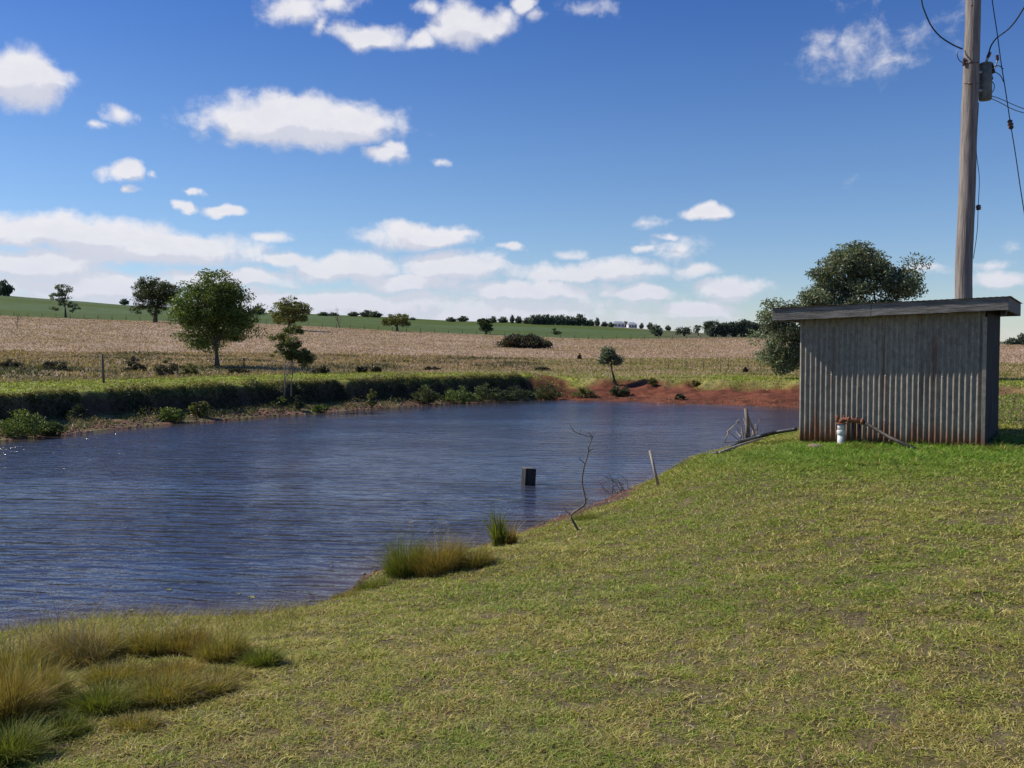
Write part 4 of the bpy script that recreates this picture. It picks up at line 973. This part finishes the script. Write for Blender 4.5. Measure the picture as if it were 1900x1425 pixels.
e1 = place(1700, 838); lo = e1 - pb; c_, s_ = math.cos(-SA), math.sin(-SA); lo = Vector((lo.x * c_ - lo.y * s_, lo.x * s_ + lo.y * c_, lo.z))
mb = MB(); mb.tube([(.31, 0, .375), Vector((.34, 0, .36)), Vector((.34, 0, .36)).lerp(lo, .5) + Vector((0, 0, -.01)), lo + Vector((0, 0, .03))], .026, 10); mb.build('slanting_pipe', M_DPIPE, pr)
mb = MB(); mb.tube([(.15, .05, -.05), (.155, .05, .37)], .02, 8); mb.tube([(.26, .06, -.05), (.25, .06, .36)], .018, 8); mb.build('support_stake', M_DPIPE, pr)

# suction hose from the shed into the pond
h0 = SH + Vector((-.02, .05, 0)); a0 = Vector((h0.x - .0, h0.y + .1, .30))
pts = [a0, at(1440, 802, 15.3), at(1405, 811, 15.2), place(1375, 826) + Vector((0, 0, .05)), place(1345, 843) + Vector((0, 0, .04))]
e_ = pts[-1]; pts += [Vector((e_.x - .4, e_.y + .7, hz(e_.x - .4, e_.y + .7) + .03)), Vector((e_.x - .9, e_.y + 1.9, WZ - .05))]
def smooth_pts(P, n=6):
    P = [Vector(p) for p in P]; out = []
    for i in range(len(P) - 1):
        p0 = P[max(i-1, 0)]; p1 = P[i]; p2 = P[i+1]; p3 = P[min(i+2, len(P)-1)]
        for k in range(n):
            t = k / n; out.append(.5 * ((2*p1) + (p2-p0)*t + (2*p0-5*p1+4*p2-p3)*t*t + (3*p1-p0-3*p2+p3)*t**3))
    return out + [P[-1]]
mb = MB(); mb.tube(smooth_pts(pts), .03, 10); tag(mb.build('suction_hose', M_BLACK), 'black pipe running from the left of the shed down into the pond', 'hose')
# bleached pole lying along hose
p0 = place(1335, 846) + Vector((0, 0, .05)); p1 = at(1415, 813, 15.05)
mb = MB(); mb.tube([p0, p0.lerp(p1, .5) + Vector((0, 0, .01)), p1], [.02, .018, .014], 8, wob=.15); tag(mb.build('driftwood_pole', M_PALESTICK), 'bleached thin pole lying beside the black pipe', 'stick')

# stakes, snag and stump
b = place(1388, 822); root = empty('timber_stake', b); tag(root, 'leaning grey timber stake with dry branches heaped round it left of the shed', 'stake')
def loc(px, py, Y, o=b): return at(px, py, Y) - o
mb = MB(); mb.tube([loc(1389, 830, b.y), loc(1387, 790, b.y), loc(1384, 758, b.y)], [.045, .04, .032], 8, wob=.2); mb.build('post', M_DEAD, root)
mb = MB(); rnd = random.Random(3)
for i in range(16):
    x0 = rnd.uniform(1372, 1408); x1 = x0 + rnd.uniform(-18, 6); y1 = rnd.uniform(775, 805)
    mb.tube([loc(x0, 822, b.y + rnd.uniform(-.15, .15)), loc((x0+x1)/2 + rnd.uniform(-3, 3), (822+y1)/2, b.y), loc(x1, y1, b.y + rnd.uniform(-.2, .2))], [.012, .009, .004], 5, cap=False)
mb.tube([loc(1404, 822, b.y), loc(1398, 795, b.y), loc(1388, 772, b.y)], [.02, .015, .01], 6)
mb.build('dry_branches', M_PALESTICK, root)
mb = MB()
for P in ([(1372,818),(1350,800),(1370,783),(1378,790)],[(1372,818),(1345,822),(1352,800),(1366,786)],[(1360,826),(1338,832),(1348,808)],[(1366,783),(1372,778)]):
    mb.tube([loc(x, y, b.y) for x, y in P], [.011] * (len(P) - 1) + [.004], 5, cap=False)
mb.build('hooked_branch', M_PALESTICK, root)

b = place(1075, 985); root = empty('bare_sapling', b); tag(root, 'crooked leafless sapling leaning over the near shore', 'bare sapling')
mb = MB(); tp = [(1078,990),(1066,972),(1060,955),(1083,938),(1086,925),(1080,895),(1083,870),(1090,845),(1093,828),(1100,808)]
mb.tube(smooth_pts([loc(x, y, b.y, b) for x, y in tp], 3), [.014 * (1 - .55 * i / 27) for i in range(28)], 7, wob=.25); mb.build('stem', M_DEAD, root)
for P in ([(1099,810),(1085,808),(1068,802),(1062,796)],[(1066,801),(1060,793),(1058,785)],[(1099,812),(1092,802),(1088,806)],[(1093,828),(1088,832)],[(1080,895),(1075,893)],[(1099,812),(1103,800)],[(1060,955),(1050,948),(1046,940)],[(1085,860),(1076,852),(1074,846)],[(1092,838),(1100,832),(1102,824)],[(1075,804),(1078,796)],[(1087,928),(1093,922)]):
    mb = MB(); mb.tube(smooth_pts([loc(x, y, b.y, b) for x, y in P], 3), list(np.linspace(.006, .002, (len(P) - 1) * 3 + 1)), 5, cap=False); mb.build('twig', M_DEAD, root)

b = place(1222, 903); mb = MB(); mb.tube([loc(1223, 908, b.y, b), loc(1206, 836, b.y, b)], [.022, .019], 7, wob=.2)
tag(mb.build('marker_stake', M_PALESTICK, None, loc=b), 'short pale stake leaning at the edge of the water left of the shed', 'stake')
mb = MB(); b = place(1150, 915); rnd = random.Random(8)
for i in range(14):
    x = rnd.uniform(-.25, .3); L = rnd.uniform(.12, .32); mb.tube([(x, rnd.uniform(-.1, .1), 0), (x + rnd.uniform(-.15, .1), 0, L * .6), (x + rnd.uniform(-.25, .15), 0, L)], [.006, .004, .002], 4, cap=False)
tag(mb.build('twig_pile', M_DEAD, None, loc=b), 'little thicket of dry twigs at the shore right of the bare sapling', 'twigs')

pw_ = onplane(980, 899); root = empty('stump', (pw_[0], pw_[1], WZ)); tag(root, 'dark square cut stump standing in the pond', 'stump')
k = pw_[1] / F; hh = 30 * k; ww = 24 * k; mb = MB()
rot = Matrix.Rotation(.35, 3, 'Z') @ Matrix.Rotation(.06, 3, 'Y')
mb.box((0, 0, hh / 2 - .15), (ww * .92, ww * .92, hh + .3), rot, top=.96)
M_STUMP = simple('wet_stump_wood', (.012, .011, .01), (.045, .038, .03), 14, .7, (1, 1, .3), .6); M_STTOP = simple('stump_top_wood', (.10, .09, .08), (.2, .18, .16), 16, .85)
mb.build('block', M_STUMP, root, False, bevel=.012)
mb = MB(); mb.box((0 + .009, 0, hh + .006), (ww * .84, ww * .84, .014), rot); mb.build('worn_top', M_STTOP, root, False, bevel=.004)

n = 900; q = rng.random(n); ix = rng.integers(5, len(NEAR) - 3, n); A_ = np.array(NEAR); base_ = A_[ix] * (1 - q[:, None]) + A_[ix + 1] * q[:, None]
X = base_[:, 0] + rng.uniform(-.1, .7, n); Y = base_[:, 1] + rng.uniform(-.4, .2, n); zz, ss = height(X, Y, masks=True)[:2]; ok = (ss > -.05) & (ss < .7)
stones('near_shore_clods', 'small reddish clods and pebbles along the near waterline', np.stack([X, Y, np.maximum(zz, WZ)], -1)[ok], rng.uniform(.008, .03, ok.sum()), [(.18,.09,.055),(.24,.17,.12),(.09,.055,.04),(.13,.09,.06)])
# rock by the shed and floating weed
b = place(1513, 834); mb = MB()
import bmesh
bm = bmesh.new(); bmesh.ops.create_icosphere(bm, subdivisions=3, radius=.09)
for v in bm.verts:
    d = .8 + .5 * float(fbm(np.array([v.co.x * 12 + 5]), np.array([v.co.y * 12 + v.co.z * 9]), 77, 3)[0]); v.co = Vector((v.co.x * d * 1.3, v.co.y * d, v.co.z * d * .7))
me = bpy.data.meshes.new('rock'); bm.to_mesh(me); bm.free(); me.materials.append(simple('tan_rock', (.22, .16, .11), (.36, .28, .2), 14, .9, None, .4)); o = bpy.data.objects.new('rock', me); COL.objects.link(o); o.location = b + Vector((0, 0, .02))
tag(o, 'small tan rock in the grass before the left end of the shed', 'rock')
M_WEED = simple('water_weed', (.24, .25, .05), (.34, .34, .10), 20, .6)
for i, (px, py, sz, lb) in enumerate([(468,1109,.045,'yellow floating weed scrap nearest the golden tussocks'),(314,1095,.035,'floating weed scrap left of the yellow one'),(442,1103,.03,'tiny weed scrap between two larger ones on the water'),(245,1134,.04,'pale weed scrap close above the golden tussocks'),(615,1052,.03,'weed scrap floating left of the middle clump')]):
    x, y = onplane(px, py); mb = MB(); rnd = random.Random(i)
    for j in range(5):
        a = rnd.uniform(0, 6.28); q = Vector((math.cos(a), math.sin(a), 0)) * sz; sd = Vector((-q.y, q.x, 0)) * .35; v0 = len(mb.v)
        mb.v += [(0, 0, .006), tuple(q * .5 + sd + Vector((0, 0, .012))), tuple(q + Vector((0, 0, .006))), tuple(q * .5 - sd + Vector((0, 0, .012)))]; mb.f.append((v0, v0+1, v0+2, v0+3))
    tag(mb.build('water_weed', M_WEED, None, False, loc=(x, y, WZ)), lb, 'water weed', 'weed scraps floating on the pond')

# ------------------------------------------------------------------ fences
M_WIRE = simple('fence_wire', (.10, .09, .085), (.16, .15, .14), 10, .6, None, 0, .4)
def fence(label, posts, r=.05, hgt=1.1, wires=(.25, .55, .85, 1.0), wr=.004, lean=None):
    P = [place(*p[:2]) for p in posts]; root = empty('wire_fence', P[0]); tag(root, label, 'fence'); rnd = random.Random(len(P) * 7 + int(P[0].x))
    tops = []
    for i, p in enumerate(P):
        q = p - P[0]; h = posts[i][2] * p.y / F if len(posts[i]) > 2 else hgt; ln = Vector((rnd.uniform(-.05, .05), rnd.uniform(-.03, .03), 1))
        if lean and i in lean: ln = Vector(lean[i])
        mb = MB(); mb.tube([q - Vector((0, 0, .2)), q + ln * h * .5, q + ln * h], [r * 1.1, r, r * .95], 7, wob=.2); mb.build('post', M_BARK, root); tops.append((q, ln, h))
    for wz in wires:
        mb = MB(); mb.tube([q + ln * min(wz, h - .04) for q, ln, h in tops], wr, 4, cap=False); mb.build('wire', M_WIRE, root)
    return root
fence('old wire fence with one tall weathered post behind the grass strip on the left', [(-160, 716, 48), (193, 711, 54), (330, 699, 24), (453, 686, 22), (560, 689, 16), (690, 685, 12), (850, 681, 10), (1000, 679, 9)], .042, lean={1: (-.05, 0, 1)})
fence('thin steel post wire fence along the dry paddock left of the shed', [(1060, 682, 12), (1120, 683, 14), (1170, 684, 20), (1193, 685, 24), (1240, 686, 22), (1273, 686, 26), (1305, 687, 22), (1337, 687, 26), (1352, 687, 24), (1388, 688, 26), (1411, 688, 26), (1440, 689, 24)], .018)
fence('distant fence on the line between dry paddock and green crop', [(px, float(np.interp(px, DRY_PX, DRY_Y)) + 1.5, 8) for px in range(0, 1420, 26)], .045, wr=.006, wires=(.3, .7))

# ------------------------------------------------------------------ power pole
PY = 18.0
def pp(px, py, dy=0.0): return at(px, py, PY + dy)
pbase = pp(1788, 700); pbase.z = hz(pbase.x, pbase.y); pole = empty('power_pole', pbase); tag(pole, 'tall weathered grey timber power pole with transformer, rising behind the shed', 'power pole')
lp = lambda *a: pp(*a) - pbase
M_POLE = simple('weathered_pole_timber', (.17, .14, .12), (.34, .285, .24), 5, .9, (6, 6, .35), .7, 0, 9)
cent = [(1784,760,16),(1787,640,15.5),(1788,552,15),(1788,500,15),(1791,430,14.8),(1795,340,14.5),(1797,260,14.2),(1799,200,14),(1803,110,13.6),(1805,40,13.3),(1807,-60,13),(1810,-220,12.4),(1812,-330,12)]
mb = MB(); PC = smooth_pts([lp(x, y) for x, y, _ in cent], 5); rad_ = list(np.interp(np.linspace(0, len(cent) - 1, len(PC)), range(len(cent)), [q[2] * PY / F for q in cent]))
PC[0].z = -.4; mb.tube(PC, rad_, 20, wob=.03); mb.build('shaft', M_POLE, pole)
M_TANK = simple('grey_green_paint', (.10, .115, .10), (.20, .215, .19), 9, .6, None, .2); M_INS = simple('brown_glazed_insulator', (.05, .022, .015), (.09, .04, .025), 9, .25)
mb = MB(); mb.tube([lp(1828, 186, .05), lp(1828, 184, .05), lp(1829, 120, .05), lp(1829, 117, .05)], [.10, .115, .115, .10], 20)
mb.tube([lp(1829, 121, .05), lp(1829, 119, .05)], .128, 20); mb.build('transformer_tank', M_TANK, pole)
mb = MB(); mb.tube([lp(1810, 135), lp(1822, 134)], .035, 8); mb.tube([lp(1810, 168), lp(1822, 168)], .035, 8); mb.build('mounting_bracket', M_STEEL, pole)
def insul(px0, py0, px1, py1, r=.03, dy=0.0, n=5):
    a, b_ = lp(px0, py0, dy), lp(px1, py1, dy); mb = MB(); pts, rr = [], []
    for i in range(n * 2 + 1): pts.append(a.lerp(b_, i / (n * 2))); rr.append(r if i % 2 else r * .55)
    mb.tube(pts, rr, 12); return mb.build('insulator', M_INS, pole)
mb = MB(); mb.tube([lp(1829, 118, .05), lp(1835, 100, .05)], [.03, .022], 10); mb.build('bushing_stem', M_STEEL, pole)
insul(1833, 106, 1837, 97, .035); insul(1836, 125, 1842, 122, .05); insul(1836, 135, 1845, 131, .045); insul(1838, 140, 1841, 148, .035)
insul(1850, 102, 1851, 112, .035, .1); insul(1788, 122, 1789, 108, .03, -.05)
mb = MB(); mb.tube([lp(1851, 104, .1), lp(1848, 124, .1)], .012, 6); mb.tube([lp(1851, 112, .1), lp(1846, 126, .1), lp(1836, 130, .1)], .012, 6); mb.build('drop_fuse', M_STEEL, pole)
mb = MB()
for py in (116, 155):
    mb.tube([lp(1797, py, -.15), lp(1803, py, -.15)], .022, 8)
    mb.tube([lp(1789 + (155 - py) * .1, py, -.13), lp(1816 + (155 - py) * .02, py, -.13)], .010, 6)
mb.build('bolt', M_DEAD, pole)
mb = MB(); mb.tube([lp(1803, 8, -.14), lp(1803, 11, -.14)], .02, 8); mb.build('bolt', M_DEAD, pole)
for P_ in ([(1838,148),(1845,158),(1842,170),(1834,176)],[(1838,150),(1832,160),(1826,166)],[(1845,133),(1856,140),(1862,152)],[(1842,124),(1853,122),(1862,128)],[(1789,118),(1780,112),(1776,102),(1778,96)]):
    mb = MB(); mb.tube(smooth_pts([lp(x, y, .08) for x, y in P_], 5), .008, 5); mb.build('jumper_wire', M_BLACK, pole)
def wire(label, pts, r, ins=None, name='power_line', cat='cable'):
    P = smooth_pts([at(*p) for p in pts], 6); o_ = P[0].copy(); root = empty(name, o_); tag(root, label, cat)
    mb = MB(); mb.tube([p - o_ for p in P], r, 6); mb.build('strand', M_BLACK, root)
    if ins:
        a, b_ = at(*ins[0]) - o_, at(*ins[1]) - o_; mb = MB(); mb.tube([a.lerp(b_, i / 6) for i in range(7)], [.02, .05, .035, .055, .035, .05, .02], 12); mb.build('insulator', M_INS, root)
    return root
wire('dark cable looping up and left from the power pole', [(1786,91,18),(1768,83,18),(1745,68,18),(1728,48,18),(1716,22,18),(1710,0,18),(1704,-60,18),(1702,-150,18)], .013)
wire('dark cable looping up and right from the transformer top', [(1834,102,18.05),(1839,85,18),(1850,70,17.8),(1870,55,17.5),(1885,38,17.2),(1900,14,17),(1925,-30,16.8)], .013)
wire('stay wire with one insulator running down on the right of the pole', [(1835,-60,18),(1841,0,18),(1850,60,18),(1858,120,18),(1866,170,18),(1875,230,18),(1884,285,18),(1895,360,18),(1905,420,18),(1930,560,18)], .009, ((1873,222,18),(1877,240,18)), 'stay_wire')
wire('upper of two thin service wires leaving the transformer to the right', [(1833,176,18),(1855,183,18.5),(1880,194,19),(1905,203,19.5),(1960,215,21)], .008)
wire('lower of two thin service wires leaving the transformer to the right', [(1833,180,18),(1855,190,18.5),(1880,203,19),(1905,211,19.5),(1960,226,21)], .008)
wire('thin earth wire hanging down close right of the power pole', [(1816,190,18),(1813,240,18),(1812,285,18),(1817,330,18),(1815,385,18),(1813,430,18),(1806,480,18)], .006, ((1815,380,18),(1816,390,18)), 'earth_wire')
